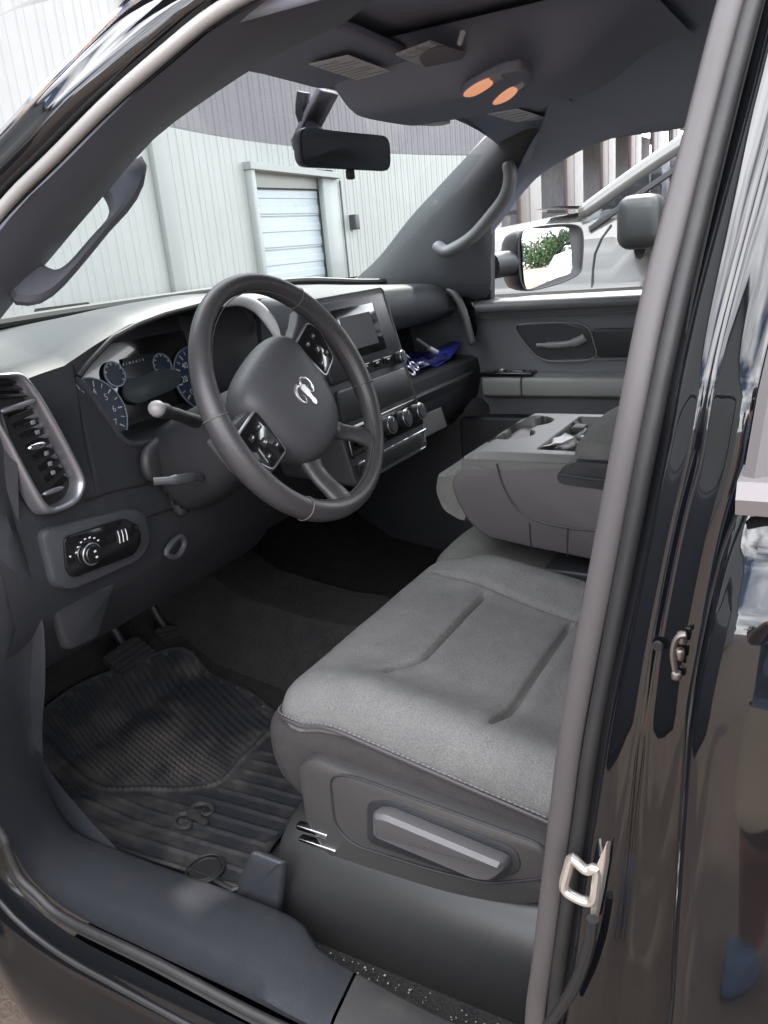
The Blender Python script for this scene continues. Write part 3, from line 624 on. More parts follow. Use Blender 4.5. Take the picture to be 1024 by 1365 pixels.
# ---- instrument cluster
CN = Vector((0, -.97, .25)).normalized(); CP0 = Vector((-.4, .383, 1.33))
def cp(px, py, off=0): return atp(px, py, CP0+CN*off, CN)
cl = ob('instrument_cluster', MB().prism([Vector((-.575, .395, 1.38)), Vector((-.19, .395, 1.38)), Vector((-.19, .37, 1.255)), Vector((-.56, .37, 1.255))], CN*.002), PIANO, D)
GF = pr('gauge_face', (.022, .036, .062), .4); GB = pr('gauge_ring', (.26, .31, .38), .35, metal=.5)
BLU = emis('gauge_blue', (.12, .25, .55), .05)
ce1 = Vector((1, 0, 0)); ce2 = CN.cross(ce1)*-1
if ce2.z < 0: ce2 = -ce2
def gauge(c, r, a0, a1, ticks, nums=None):
    g_ = ob('gauge', MB().disc(c+CN*.002, CN, r, .003, 40), GF, cl)
    ob('gauge_ring', MB().tube([c+CN*.006+(ce1*math.cos(a)+ce2*math.sin(a))*r for a in [2*math.pi*k/48 for k in range(48)]], .0016, 6, closed=True), GB, g_)
    m = MB()
    for k in range(ticks):
        a = rad(a0+(a1-a0)*k/(ticks-1)); d = ce1*math.cos(a)+ce2*math.sin(a); t = d.cross(CN); wd = .0007 if k % 2 else .0011; l0 = .80 if k % 2 else .76
        m.prism([c+CN*.0062+d*r*l0+t*wd, c+CN*.0062+d*r*.93+t*wd, c+CN*.0062+d*r*.93-t*wd, c+CN*.0062+d*r*l0-t*wd], CN*.0004)
    ob('gauge_ticks', m, PRW, g_)
    if nums:
        for k, s_ in enumerate(nums):
            a = rad(a0+(a1-a0)*k/(len(nums)-1)); d = ce1*math.cos(a)+ce2*math.sin(a)
            cu = bpy.data.curves.new('gauge_numeral', 'FONT'); cu.body = s_; cu.size = r*.26; cu.align_x = 'CENTER'; cu.align_y = 'CENTER'
            o = bpy.data.objects.new('numeral_curve', cu); COL.objects.link(o)
            me = bpy.data.meshes.new_from_object(o.evaluated_get(bpy.context.evaluated_depsgraph_get())); bpy.data.objects.remove(o)
            me.transform(Matrix.Translation(c+CN*.0068+d*r*.62) @ Matrix((ce1, ce2, CN)).transposed().to_4x4()); me.materials.clear(); me.materials.append(PRW)
            o = bpy.data.objects.new('gauge_numeral', me); COL.objects.link(o); o.parent = g_
    return g_
gauge(cp(126, 553), .060, 215, -35, 15, list('01234567'))
gauge(cp(262, 505), .060, 215, -35, 17, ['0', '20', '40', '60', '80', '100', '120'])
gauge(cp(214, 488), .021, 200, 20, 7)
gauge(cp(150, 500), .021, 160, -40, 7)
nd = MB(); c = cp(126, 553, .009); d_ = (cp(150, 590, .009)-c).normalized(); t_ = d_.cross(CN)*.0012
nd.prism([c-t_, c+t_, c+d_*.046+t_*.3, c+d_*.046-t_*.3], CN*.001); ob('needle', nd, PRW, cl)
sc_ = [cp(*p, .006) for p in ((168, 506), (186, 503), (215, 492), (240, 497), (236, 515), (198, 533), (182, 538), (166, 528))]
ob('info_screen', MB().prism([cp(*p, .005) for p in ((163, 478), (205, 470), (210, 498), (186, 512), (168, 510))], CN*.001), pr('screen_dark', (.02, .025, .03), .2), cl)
ob('cluster_reflection', plate(MB(), smooth(sc_, 30, closed=True), CN, .002, .001), pr('cluster_grey', (.055, .068, .074), .3), cl)  # lens reflection put in as a raised grey-green shape
lg = MB()
for k, wd in enumerate((.006, .004, .002, .007, .005, .006, .003, .005)): lg.rbox(cp(160+k*4.4, 487-k*1.1, .007), (wd*.55, .001, .004), .0003, 1)
ob('cluster_legend', lg, pr('legend_grey', (.3, .32, .34), .5), cl)
# ---- column shroud, stalks
W = Vector((-.41, 0, 1.30)); TL = rad(22.9); E1 = Vector((1, 0, 0)); E2 = Vector((0, math.sin(TL), math.cos(TL))); EN = Vector((0, -math.cos(TL), math.sin(TL)))
MW = Matrix((E1, E2, EN)).transposed().to_4x4()
def wp(a, b, c=0): return W+E1*a+E2*b+EN*c
rows = []
for c_, rx_, ry_, dy_ in ((-.02, .045, .045, 0), (-.05, .060, .058, -.005), (-.10, .068, .066, -.01), (-.20, .075, .075, -.015), (-.30, .08, .085, -.02)):
    rows.append([wp(math.copysign(abs(math.cos(a))**.7, math.cos(a))*rx_, math.copysign(abs(math.sin(a))**.7, math.sin(a))*ry_+dy_, c_) for a in [k*2*math.pi/28 for k in range(28)]])
COLM = pr('column_plastic', (.020, .020, .023), .5, bump=(700, .3))
shr = ob('column_shroud', MB().loft(rows, cu=True, cap=True), COLM, T, sub=1)
p0 = at(212, 545, 'y', .10); 
stk_ = smooth([at(262, 562, 'y', .12), at(245, 556, 'y', .11), at(228, 550, 'y', .10), at(210, 546, 'y', .09)], 12)
ob('turn_stalk', MB().tube(stk_, [.010]*3+[.009]*4+[.0085]*2+[.011]*3, 12), PLB, shr)
ob('stalk_tip', MB().tube([at(216, 547, 'y', .093), at(203, 543, 'y', .085)], .0125, 14), pr('stalk_grey', (.22, .21, .21), .4), shr, sub=1)
ob('tilt_lever', MB().tube(smooth([at(205, 642, 'y', .17), at(232, 640, 'y', .15), at(258, 636, 'y', .14), at(270, 637, 'y', .14)], 12), [.006]*4+[.008]*5+[.005]*3, 10, flat=.6), PLT, shr)
cv = [at(x_, y_, 'y', .24) for x_, y_ in ((185, 600), (225, 570), (262, 580), (262, 650), (235, 690), (215, 645), (190, 640))]
ob('column_cover', plate(MB(), smooth(cv, 36, closed=True), (0, -1, -.1), .02, .012), COLM, T, sub=1)
lv = smooth([at(x_, y_, 'y', .235) for x_, y_ in ((222, 738), (236, 742), (246, 725), (240, 715), (228, 726))], 20, closed=True)
ob('release_lever', MB().tube(lv, .005, 8, closed=True), PLT, T)
# ---- steering wheel (turned a little to the left)
SWe = ob('steering_wheel', MB().rbox((0, 0, 0), (.10, .10, .05), .02, 3, mat=Matrix.Translation(W+EN*-.04) @ MW), HUB, T)
TW = rad(26)
def ww(a, b, c=0):   # wheel-fixed coordinates, rotated by the steering angle
    return wp(a*math.cos(TW)-b*math.sin(TW), a*math.sin(TW)+b*math.cos(TW), c)
R0 = .1765; rp = []
rows = []
for k in range(96):
    a = 2*math.pi*k/96; cr_ = .0150+.0018*(math.cos(2*a)); rows.append([ww(math.cos(a)*(R0+cr_*math.cos(t)), math.sin(a)*(R0+cr_*math.cos(t)), cr_*1.12*math.sin(t)) for t in [2*math.pi*j/16 for j in range(16)]])
rim = ob('rim', MB().loft(rows, cu=True, cv=True), LEA, SWe)
st = MB()
for a in (28, 152, 212, 328):
    a = rad(a); st.tube([ww(math.cos(a)*(R0+.0168*math.cos(t)), math.sin(a)*(R0+.0168*math.cos(t)), .0186*math.sin(t)) for t in [2*math.pi*j/20 for j in range(20)]], .0009, 6, closed=True)
ob('rim_seam', st, pr('seam_dark', (.10, .095, .092), .6), rim)
# thumb stitch line round the inside of the rim
ob('rim_inner_seam', MB().tube([ww(math.cos(a)*(R0-.0150), math.sin(a)*(R0-.0150), .006) for a in [2*math.pi*k/90 for k in range(90)]], .0008, 5, closed=True), pr('seam_grey', (.085, .082, .085), .5), rim)
# airbag pad
hubo = [(-.085, .058), (-.045, .078), (.045, .078), (.085, .058), (.088, .02), (.080, -.035), (.055, -.075), (.02, -.090), (-.02, -.090), (-.055, -.075), (-.080, -.035), (-.088, .02)]
H_ = smooth([Vector((a, b, 0)) for a, b in hubo], 48, closed=True)
def hrow(k, c): return [ww(p.x*k, p.y*k-.004*(1-k), c) for p in H_]
ob('airbag_cover', MB().loft([hrow(.92, -.06), hrow(1.03, -.04), hrow(1.05, -.022), hrow(1.02, -.008), hrow(.92, .005), hrow(.72, .013), hrow(.4, .017), hrow(.1, .018), hrow(.01, .018)], cu=True, cap=True), HUB, SWe, sub=1)
# spokes
def spoke(poly, c0, c1, name, mat, bev=.004):
    return ob(name, MB().prism([ww(a, b, c0) for a, b in poly], EN*(c1-c0)), mat, SWe, bevel=bev, seg=3)
for s in (1, -1):
    spoke([(s*.06, .052), (s*.10, .050), (s*.135, .056), (s*.166, .066), (s*.172, .02), (s*.166, -.028), (s*.135, -.030), (s*.10, -.035), (s*.06, -.03)], -.034, -.010, 'spoke', HUB)
    po = rounded([Vector((s*.083, .042, 0)), Vector((s*.145, .044, 0)), Vector((s*.158, .020, 0)), Vector((s*.140, -.024, 0)), Vector((s*.092, -.028, 0))], .008)
    ob('switch_pod', plate(MB(), [ww(p.x, p.y, -.010) for p in po], EN, .008, .003), PIANO, SWe)
    ob('pod_trim', MB().tube([ww(p.x*1.0, p.y, -.005) for p in po], .0024, 6, closed=True), SILV, SWe)
    bt = MB()
    for (a, b, q_, r_) in ((.105, .026, .012, .008), (.130, .026, .012, .008), (.118, .008, .014, .010), (.102, -.010, .011, .008), (.130, -.008, .011, .008)):
        bt.rbox((0, 0, 0), (q_, r_, .004), .0015, 2, mat=Matrix.Translation(ww(s*a, b, -.002)) @ MW @ Matrix.Rotation(TW, 4, 'Z'))
    ob('switch_buttons', bt, pr('button_dark', (.02, .02, .022), .35), SWe)
    bi = MB()
    for (a, b) in ((.105, .027), (.129, .026), (.118, .009), (.116, .006), (.103, -.010), (.131, -.008)):
        bi.rbox((0, 0, 0), (.004, .0018, .0006), .0002, 1, mat=Matrix.Translation(ww(s*a, b, .0003)) @ MW @ Matrix.Rotation(TW, 4, 'Z'))
    ob('button_icons', bi, PRW, SWe)
    # lower legs of the wheel
    lo_ = [ww(s*.034, -.070, -.030), ww(s*.054, -.105, -.024), ww(s*.070, -.138, -.008), ww(s*.078, -.164, 0)]
    ob('lower_spoke', MB().tube(smooth(lo_, 14), [.022]*4+[.019]*5+[.021]*3+[.024, .026], 14, flat=.55, nrm=E1), LEA, SWe, sub=1)
spoke([(-.03, -.06), (.03, -.06), (.05, -.10), (.035, -.098), (0, -.092), (-.035, -.098), (-.05, -.10)], -.045, -.02, 'spoke_bridge', HUB)
# emblem: a horned head in bright relief
def emblem(name, fn, k, mat, par, n_off):
    m = MB()
    head = [(-.26, .42), (-.10, .56), (.10, .56), (.26, .42), (.24, .05), (.15, -.42), (.21, -.70), (.10, -.92), (-.10, -.92), (-.21, -.70), (-.15, -.42), (-.24, .05)]
    m.prism([fn(a*k, b*k) for a, b in head], n_off)
    for s in (1, -1):
        hp_ = smooth([Vector((s*a, b, 0)) for a, b in ((.10, .52), (.34, .74), (.68, .66), (.90, .30), (.86, -.12), (.60, -.36), (.36, -.20), (.40, .10), (.58, .12))], 26)
        m.tube([fn(p.x*k, p.y*k) for p in hp_], [k*(.15-.10*i/25) for i in range(26)], 8)
    return ob(name, m, mat, par)
emblem('wheel_emblem', lambda a, b: ww(a, b-.002, .0172), .024, pr('emblem_silver', (.62, .60, .62), .25, metal=.8), SWe, EN*.003)
# ---- centre stack
SN = Vector((.02, -.975, .215)).normalized(); SP0 = Vector((0, .155, 1.40))
def sp2(px, py, off=0): return atp(px, py, SP0+SN*off, SN)
def stk_pt(x, z, off=0): return Vector((x, SP0.y+(z-SP0.z)*.2205, z))+SN*off
so_ = rounded([stk_pt(-.150, 1.418), stk_pt(.148, 1.418), stk_pt(.156, 1.30), stk_pt(.165, 1.13), stk_pt(.15, 1.075), stk_pt(-.15, 1.075), stk_pt(-.155, 1.2)], .012)
stack = ob('centre_stack', MB().loft([[p+Vector((0, .16, .012)) for p in so_], [p-SN*.004 for p in so_], [p+SN*.002 for p in inset(so_, .99)], [p+SN*.003 for p in inset(so_, .965)]], cu=True, cap=True), PLT, D)
fo = rounded([stk_pt(-.130, 1.405), stk_pt(.134, 1.405), stk_pt(.142, 1.262), stk_pt(-.138, 1.262)], .008)
ob('radio_bezel', plate(MB(), [p+SN*.003 for p in fo], SN, .006, .003), pr('radio_grey', (.03, .031, .035), .35), stack)
ob('stack_edge_trim', MB().tube([p+SN*.003 for p in inset(so_, .985)], .002, 6, closed=True), pr('edge_dark', (.06, .06, .066), .35), stack)
sr = [stk_pt(-.055, 1.374, .0105), stk_pt(.056, 1.374, .0105), stk_pt(.060, 1.312, .0105), stk_pt(-.057, 1.312, .0105)]
ob('display_frame', plate(MB(), rounded([stk_pt(-.080, 1.390, .008), stk_pt(.082, 1.390, .008), stk_pt(.088, 1.296, .008), stk_pt(-.083, 1.296, .008)], .005), SN, .002, .001), PIANO, stack)
ob('display', MB().prism(sr, SN*.0008), pr('display_grey', (.035, .035, .038), .2), stack)
def knob(name, c, r, h, ringm=True):
    k = ob(name, MB().disc(c, SN, r, h, 24, r*.88), PLB, stack, bevel=.001)
    if ringm: ob('knob_ring', MB().tube([c+SN*h*.8+(E1*math.cos(a)+SN.cross(E1)*math.sin(a))*r*.96 for a in [k_*2*math.pi/26 for k_ in range(26)]], .0013, 6, closed=True), SILV, k)
    ob('knob_mark', MB().rbox(c+SN*h+Vector((0, 0, r*.6)), (.002, .001, r*.5), .0004, 1), PRW, k)
knob('tuning_knob', stk_pt(.122, 1.272, .009), .013, .016)
bt = MB()
for k in range(4): bt.rbox(stk_pt(-.06+.045*k, 1.275, .010), (.034, .006, .014), .002, 2)
ob('radio_buttons', bt, PIANO, stack); 
bi = MB()
for k in range(4): bi.rbox(stk_pt(-.06+.045*k, 1.276, .0135), (.012, .0008, .003), .0003, 1)
ob('radio_icons', bi, PRW, stack)
ob('stack_tray', plate(MB(), rounded([stk_pt(-.13, 1.25, .003), stk_pt(.142, 1.25, .003), stk_pt(.148, 1.19, .003), stk_pt(-.135, 1.19, .003)], .008), SN, .006, .003), pr('tray_dark', (.018, .018, .02), .45), stack)
ob('climate_panel', plate(MB(), rounded([stk_pt(-.135, 1.182, .003), stk_pt(.152, 1.182, .003), stk_pt(.157, 1.125, .003), stk_pt(-.14, 1.125, .003)], .010), SN, .006, .003), PIANO, stack)
for a in (-.10, .0, .065, .130): knob('climate_knob', stk_pt(a, 1.155, .009), .0175, .02)
ob('stack_slot', MB().rbox(stk_pt(.0, 1.098, .004), (.26, .01, .03), .004, 2), DARK, stack)
ob('slot_trim', MB().tube([stk_pt(-.13, 1.113, .009), stk_pt(.155, 1.113, .009)], .0022, 6), SILV, stack)
# silver frame down the right flank of the stack and the hood trim beyond the wheel, coloured as if sunlit
ob('stack_trim', MB().loft([[stk_pt(x_, z_, o_) for x_, o_ in ((.150, -.03), (.163, -.022), (.168, -.05))] for z_ in (1.27, 1.22, 1.18)]), SILV, stack)
bt_ = [(-.255, .247, 1.432), (-.21, .245, 1.430), (-.175, .238, 1.415), (-.155, .225, 1.385), (-.14, .21, 1.34), (-.135, .205, 1.30)]
ob('hood_trim', MB().tube(smooth(bt_, 24), .012, 10, flat=.9), pr('sunlit_trim', (.62, .62, .62), .4), D, sub=1)  # sunlight on this trim is put into its pale base colour
# ---- passenger end: satin ring beside the shelf and the outer vent
rg = [at(x_, y_, 'x', .66) for x_, y_ in ((588, 383), (604, 390), (616, 410), (624, 436), (630, 460))]
ob('shelf_end_trim', MB().tube(smooth(rg, 20), .011, 10, flat=.9), pr('end_trim', (.09, .09, .094), .4, metal=.3), D, sub=1)
vb = [at(x_, y_, 'x', .70) for x_, y_ in ((606, 384), (618, 388), (630, 410), (634, 440), (628, 452), (620, 430), (612, 405))]
pvv = ob('passenger_vent', plate(MB(), smooth(vb, 30, closed=True), (-.6, -.8, .1), .012, .004), PIANO, D)
ob('vent_tab', MB().rbox(at(622, 424, 'x', .69)+Vector((-.012, -.014, 0)), (.014, .006, .006), .002, 2), CHR, pvv)
ob('glove_box', plate(MB(), rounded([Vector((.19, .197, 1.15)), Vector((.70, .197, 1.15)), Vector((.70, .245, 1.03)), Vector((.19, .245, 1.03))], .02), (0, -.93, -.36), .008, .005), PLB, D)
# ---- pedals
def pedal(name, pts, y, arm):
    P = [at(x_, y_, 'y', y) for x_, y_ in pts]; n = Vector((0, -.8, .6)); p = ob(name, MB().prism(rounded(P, .012), -n*.014), RUB, T, bevel=.003)
    g_ = MB()
    for k in range(5): g_.tube([P[0].lerp(P[3], .15+.17*k)+n*.001, P[1].lerp(P[2], .15+.17*k)+n*.001], .0025, 5)
    ob('pedal_tread', g_, pr('pedal_rubber', (.03, .029, .029), .6), p)
    c = sum(P, Vector())/4; ob('pedal_arm', MB().tube([c-n*.01, c+Vector((.01, .08, .10)), c+Vector(arm)], .009, 8), PLB, p)
pedal('brake_pedal', ((136, 876), (180, 846), (218, 876), (172, 906)), .58, (.02, .12, .26))
pedal('accelerator_pedal', ((205, 838), (234, 832), (252, 858), (228, 868)), .60, (.02, .12, .25))
# ================================================================== seats
def seat(cx):
    s = empty('seat_group'); bpy.data.objects.remove(s)
    top = lambda x, y: .014*sstep(.17, .24, abs(x)) - .006*math.exp(-((abs(x)-.155)/.007)**2)*sstep(-.26, -.2, -abs(y)) 
    def fn(p):
        if p.z > -.02:
            x, y = p.x, p.y
            k = sstep(-.02, .06, p.z)
            tilt = -.105*(.28-y)/.56
            crown = .012*math.cos(min(1, abs(x)/.27)*math.pi/2)*math.cos(min(1, abs(y)/.28)*math.pi/2)
            bol = .045*sstep(.11, .25, abs(x))*sstep(.27, .12, y)
            g = 0
            # transverse sewn channels, the front one hooked forward at its outer end
            for yc, x0, x1 in ((.115, -.155, .14), (-.030, -.20, .13), (-.17, -.19, .13)):
                yy_ = yc + (.025*sstep(-.08, -.15, x) if yc > .05 else 0)
                m = sstep(x0-.012, x0+.02, x)*sstep(x1+.012, x1-.02, x)
                g += (.013*math.exp(-((y-yy_)/.0034)**2) - .0035*math.exp(-((y-yy_-.018)/.014)**2) - .0035*math.exp(-((y-yy_+.018)/.014)**2))*m
            xc = .145+.02*sstep(.0, .2, y); g += .009*math.exp(-((x-xc)/.0045)**2)*sstep(.23, .19, y)
            wr = .0015*mnoise.noise(Vector((x*14, y*14, 1))) 
            p = Vector((x, y, p.z + (tilt+crown+bol-g+wr)*k))
        return p
    S = ob('seat', MB().rbox((cx, -.325, .880), (.52, .54, .165), .055, 5, fn=fn, grid=(120, 150, 3)), FAB, T, ang=80)
    def fb(p):
        tilt = -.105*(.27-p.y)/.54; return Vector((p.x*(1-.06*sstep(.02, -.09, p.z)), p.y - (.05*sstep(.0, -.08, p.z) if p.y > .1 else 0), p.z+tilt*.9+.045*sstep(.11, .25, abs(p.x))*sstep(.27, .12, p.y)*sstep(-.05, .05, p.z)))
    ob('cushion_side', MB().rbox((cx, -.318, .838), (.530, .558, .17), .045, 4, fn=fb, grid=(4, 8, 3)), FABD, S, ang=80)
    # stitched seam round the cushion edge
    se = MB(); pts = []
    for y in [-.58+.02*i for i in range(24)]: pts.append((cx-.2635, y+.0, .906 + .045*sstep(-.03, -.18, y) - .105*(-.02-y)/.56))
    pts += [(cx-.2595, -.090, .917), (cx-.246, -.069, .911), (cx-.225, -.0575, .906), (cx-.18, -.0535, .902), (cx, -.053, .900), (cx+.19, -.0535, .900), (cx+.245, -.068, .902)]
    pp = smooth(pts, 150); se.tube(pp, .0026, 6); ob('cushion_piping', se, pr('piping_dark', (.05, .046, .047), .5), S)
    th = MB()
    for i in range(0, 149): 
        a = pp[i].lerp(pp[i+1], .2)+Vector((-.0012, 0, .0072)); b = pp[i].lerp(pp[i+1], .75)+Vector((-.0012, 0, .0072)); th.tube([a, b], .0010, 4)
    ob('stitching', th, pr('thread', (.11, .10, .103), .6), S)
    B = MB().rbox((0, 0, 0), (.53, .15, .66), .06, 4, fn=lambda p: Vector((p.x*(1-.12*sstep(.0, .33, p.z)), p.y+.05*sstep(.15, .26, abs(p.x))*(1 if p.y > 0 else 0), p.z)), grid=(24, 4, 24), mat=Matrix.Rotation(rad(-14), 4, 'X').inverted().transposed())
    rot = Matrix.Rotation(rad(14), 4, 'X')
    B = MB().rbox((cx, -.70, 1.21), (.53, .15, .66), .06, 4, fn=lambda p: Vector((p.x*(1-.12*sstep(.0, .33, p.z)), p.y+.04*sstep(.15, .26, abs(p.x))*(1 if p.y > 0 else 0), p.z)), grid=(24, 4, 24), mat=rot)
    bo = ob('backrest', B, FAB, S, ang=80)
    ob('headrest', MB().rbox((cx, -.83, 1.64), (.27, .10, .17), .045, 4, mat=rot), FAB, bo, ang=80)
    ob('headrest_post', MB().tube([(cx-.06, -.80, 1.50), (cx-.06, -.82, 1.60)], .007, 8).tube([(cx+.06, -.80, 1.50), (cx+.06, -.82, 1.60)], .007, 8), CHR, bo)
    return S
S1 = seat(-.385)
SX = -.650
def sx(pts, x=SX): return [at(a, b, 'x', x) for a, b in pts]
spn = rounded(sx(((405, 1012), (424, 1001), (560, 1049), (740, 1114), (752, 1190), (700, 1197), (650, 1190), (575, 1174), (448, 1138), (417, 1088))), .016, 4)
pan = ob('seat_side_panel', plate(MB(), spn, (-1, 0, .12), .020, .009), SEATP, S1)
pi_ = rounded(sx(((440, 1033), (470, 1034), (730, 1128), (735, 1170), (650, 1178), (570, 1158), (470, 1126), (446, 1100)), SX-.0205), .02, 4)
ob('panel_groove', MB().tube(pi_, .0016, 6, closed=True), PLB, pan)
hdl = rounded(sx(((505, 1075), (522, 1075), (680, 1140), (683, 1152), (661, 1168), (640, 1166), (506, 1110)), SX-.022), .008, 4)
ob('recline_handle', plate(MB(), hdl, (-1, 0, .35), .022, .009), SEATH, pan)
ob('handle_recess', plate(MB(), rounded(sx(((490, 1068), (520, 1066), (690, 1132), (696, 1160), (660, 1176), (630, 1172), (490, 1122)), SX-.0205), .012), (-1, 0, .1), .0015, .001), PLB, pan)
ob('seat_rail', MB().rbox(at(418, 1106, 'x', -.665), (.012, .05, .008), .002, 2).rbox(at(425, 1124, 'x', -.665), (.012, .06, .005), .002, 2), CHR, S1)
# track cover beside the seat
def trk(y):
    k = sstep(-.06, -.10, y); d = -.03*sstep(-.25, -.6, y)
    return [Vector((x, y, .60+(z-.60)*(.9+.1*k)+d*0)) for x, z in ((-.60, .775), (-.635, .768), (-.662, .752), (-.680, .725), (-.690, .69), (-.692, .655), (-.690, .60))]
ob('track_cover', MB().loft([[Vector((v_.x+.05, -.055, v_.z-.03)) for v_ in trk(-.062)]]+[trk(y) for y in (-.062, -.07, -.085, -.12, -.2, -.3, -.4, -.55, -.8)]), pr('track_plastic', (.026, .026, .026), .32, bump=(600, .15)), S1, sub=1)
ob('sill_bracket', plate(MB(), rounded([at(x_, y_, 'x', -.705) for x_, y_ in ((345, 1128), (388, 1145), (378, 1232), (322, 1200), (330, 1165))], .008), (-1, .25, .3), .016, .006), SILL, T, sub=1)
# passenger seat: a copy of the driver's seat with its parts
def copy_part(o, parent, dx):
    c = o.copy(); COL.objects.link(c); c.parent = parent
    if parent is T: c.location = (dx, 0, 0); c.matrix_parent_inverse = Matrix.Identity(4)
    for ch in [q_ for q_ in bpy.data.objects if q_.parent is o]: copy_part(ch, c, 0)
    return c
copy_part(S1, T, .80)
# ---- middle jump seat cushion
def fj(p): 
    return Vector((p.x, p.y, p.z + (-.085*(.27-p.y)/.54 + .008*math.cos(min(1, abs(p.x)/.13)*math.pi/2))*sstep(-.02, .06, p.z)))
ob('middle_cushion', MB().rbox((.0, -.31, .862), (.262, .54, .17), .05, 5, fn=fj, grid=(20, 40, 3)), FABL, T, ang=80)
# ---- folded-down middle backrest with tray and armrest
KX0, KX1 = -.125, .215
def ks(pts, x=KX0): return [at(a, b, 'x', x) for a, b in pts]
kp = rounded(ks(((597, 640), (622, 618), (668, 625), (735, 622), (800, 620), (900, 630), (900, 775), (784, 747), (710, 732), (645, 717), (622, 697), (604, 664))), [.02, .012, .01, .01, .01, .01, .01, .01, .01, .02, .03, .03], 5)
ctr = sum(kp, Vector())/len(kp)
kk = MB().loft([[p+Vector((KX1-KX0, 0, 0)) for p in inset(kp, .93)], [p+Vector((KX1-KX0-.012, 0, 0)) for p in kp], [p+Vector((.016, 0, 0)) for p in kp], [p+Vector((.004, 0, 0)) for p in inset(kp, .975)], [p for p in inset(kp, .93)]], cu=True, cap=True)
K = ob('centre_armrest', kk, CONS, T, ang=50)
gl_ = MB().tube(smooth(ks(((662, 618), (672, 650), (690, 678), (715, 694), (760, 704), (800, 708)), KX0-.001), 30), .0018, 6).tube(ks(((706, 697), (708, 731)), KX0-.001), .0014, 6).tube(ks(((757, 705), (756, 741)), KX0-.001), .0014, 6)
ob('armrest_seam', gl_, PLB, K)
ff_ = rounded(ks(((579, 654), (582, 632), (590, 634), (606, 628), (626, 650), (622, 700), (606, 692), (590, 682)), KX0+.012), .012, 4)
ob('armrest_front_cushion', MB().loft([inset(ff_, .9), [p+Vector((.012, 0, 0)) for p in ff_], [p+Vector((.29, 0, 0)) for p in ff_], [p+Vector((.305, 0, 0)) for p in inset(ff_, .9)]], cu=True, cap=True), FABL, K, ang=60)
TZ = 1.146
hole = [(at(706, 561, 'z', TZ), .043), (at(681, 578, 'z', TZ), .041)]
yf, yb = at(620, 600, 'x', KX0).y+.01, -.36
def tz(x, y):
    d = 0
    for c, r in hole: d = max(d, sstep(r+.003, r-.003, math.hypot(x-c.x, y-c.y)))
    a, b = hole[0][0], hole[1][0]; t = max(0, min(1, ((x-a.x)*(b.x-a.x)+(y-a.y)*(b.y-a.y))/((b-a).length_squared))); d = max(d, .55*sstep(.026, .020, math.hypot(x-a.x-(b.x-a.x)*t, y-a.y-(b.y-a.y)*t)))
    # rear coin tray
    tr_ = sstep(.13, .12, abs(x-.045))*sstep(-.245, -.255, y)
    rim_ = .008*sstep(KX0+.0, KX0+.03, x)
    lip = -.012*sstep(yf-.03, yf, y) - .010*sstep(KX1-.02, KX1, x) - .012*sstep(KX0+.018, KX0, x)
    return TZ + lip - .075*d - .022*tr_
nx_, ny_ = 96, 100
tp = MB().loft([[Vector((KX0+.002+(KX1-KX0-.004)*i/nx_, yf+(yb-yf)*j/ny_, tz(KX0+.002+(KX1-KX0-.004)*i/nx_, yf+(yb-yf)*j/ny_))) for i in range(nx_+1)] for j in range(ny_+1)])
tp.loft([[Vector((KX0+.002+(KX1-KX0-.004)*i/nx_, yf, TZ-.012-zz)) for i in range(nx_+1)] for zz in (0, .05)])
tp.loft([[Vector((KX0+.002, yf+(yb-yf)*j/ny_, TZ-.012-zz)) for j in range(ny_+1)] for zz in (0, .03)])
tray = ob('cup_tray', tp, CONL, K, ang=60)
tray.data.materials.append(pr('cup_insert', (.022, .022, .023), .5))
for f_ in tray.data.polygons:
    if f_.index < nx_*ny_ and f_.center.z < TZ-.005 and KX0+.022 < f_.center.x < KX1-.022 and -.243 < f_.center.y < yf-.032: f_.material_index = 1
cw = MB()
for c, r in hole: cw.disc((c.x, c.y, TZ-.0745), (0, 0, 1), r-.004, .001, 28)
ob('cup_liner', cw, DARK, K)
# lid
ld = [at(a, b, 'x', KX0-.004) for a, b in ((738, 638), (746, 624), (762, 614), (900, 622), (900, 668), (760, 648), (744, 646))]
ob('lid_edge', MB().loft([inset(rounded(ld, .008), .92), [p+Vector((.01, 0, 0)) for p in rounded(ld, .008)], [p+Vector((.325, 0, 0)) for p in rounded(ld, .008)], [p+Vector((.335, 0, 0)) for p in inset(rounded(ld, .008), .92)]], cu=True, cap=True), PLB, K, ang=50)
ob('lid_seam', MB().tube(ks(((745, 632), (775, 636), (900, 652)), KX0-.006), .003, 6), PLA, K)
def fl_(p): return Vector((p.x, p.y, p.z+(.010*math.cos(min(1, abs(p.x)/.14)*math.pi/2) if p.z > 0 else 0)))
la = at(752, 602, 'x', KX0)
ob('lid_pad', MB().rbox((.045, la.y-.24, la.z-.008), (.325, .46, .050), .022, 4, fn=fl_, grid=(12, 16, 1)), FABL, K, ang=80)
bk_ = MB().rbox(at(770, 752, 'x', -.06), (.12, .09, .022), .005, 2)
ob('armrest_hinge', bk_, PLB, K)
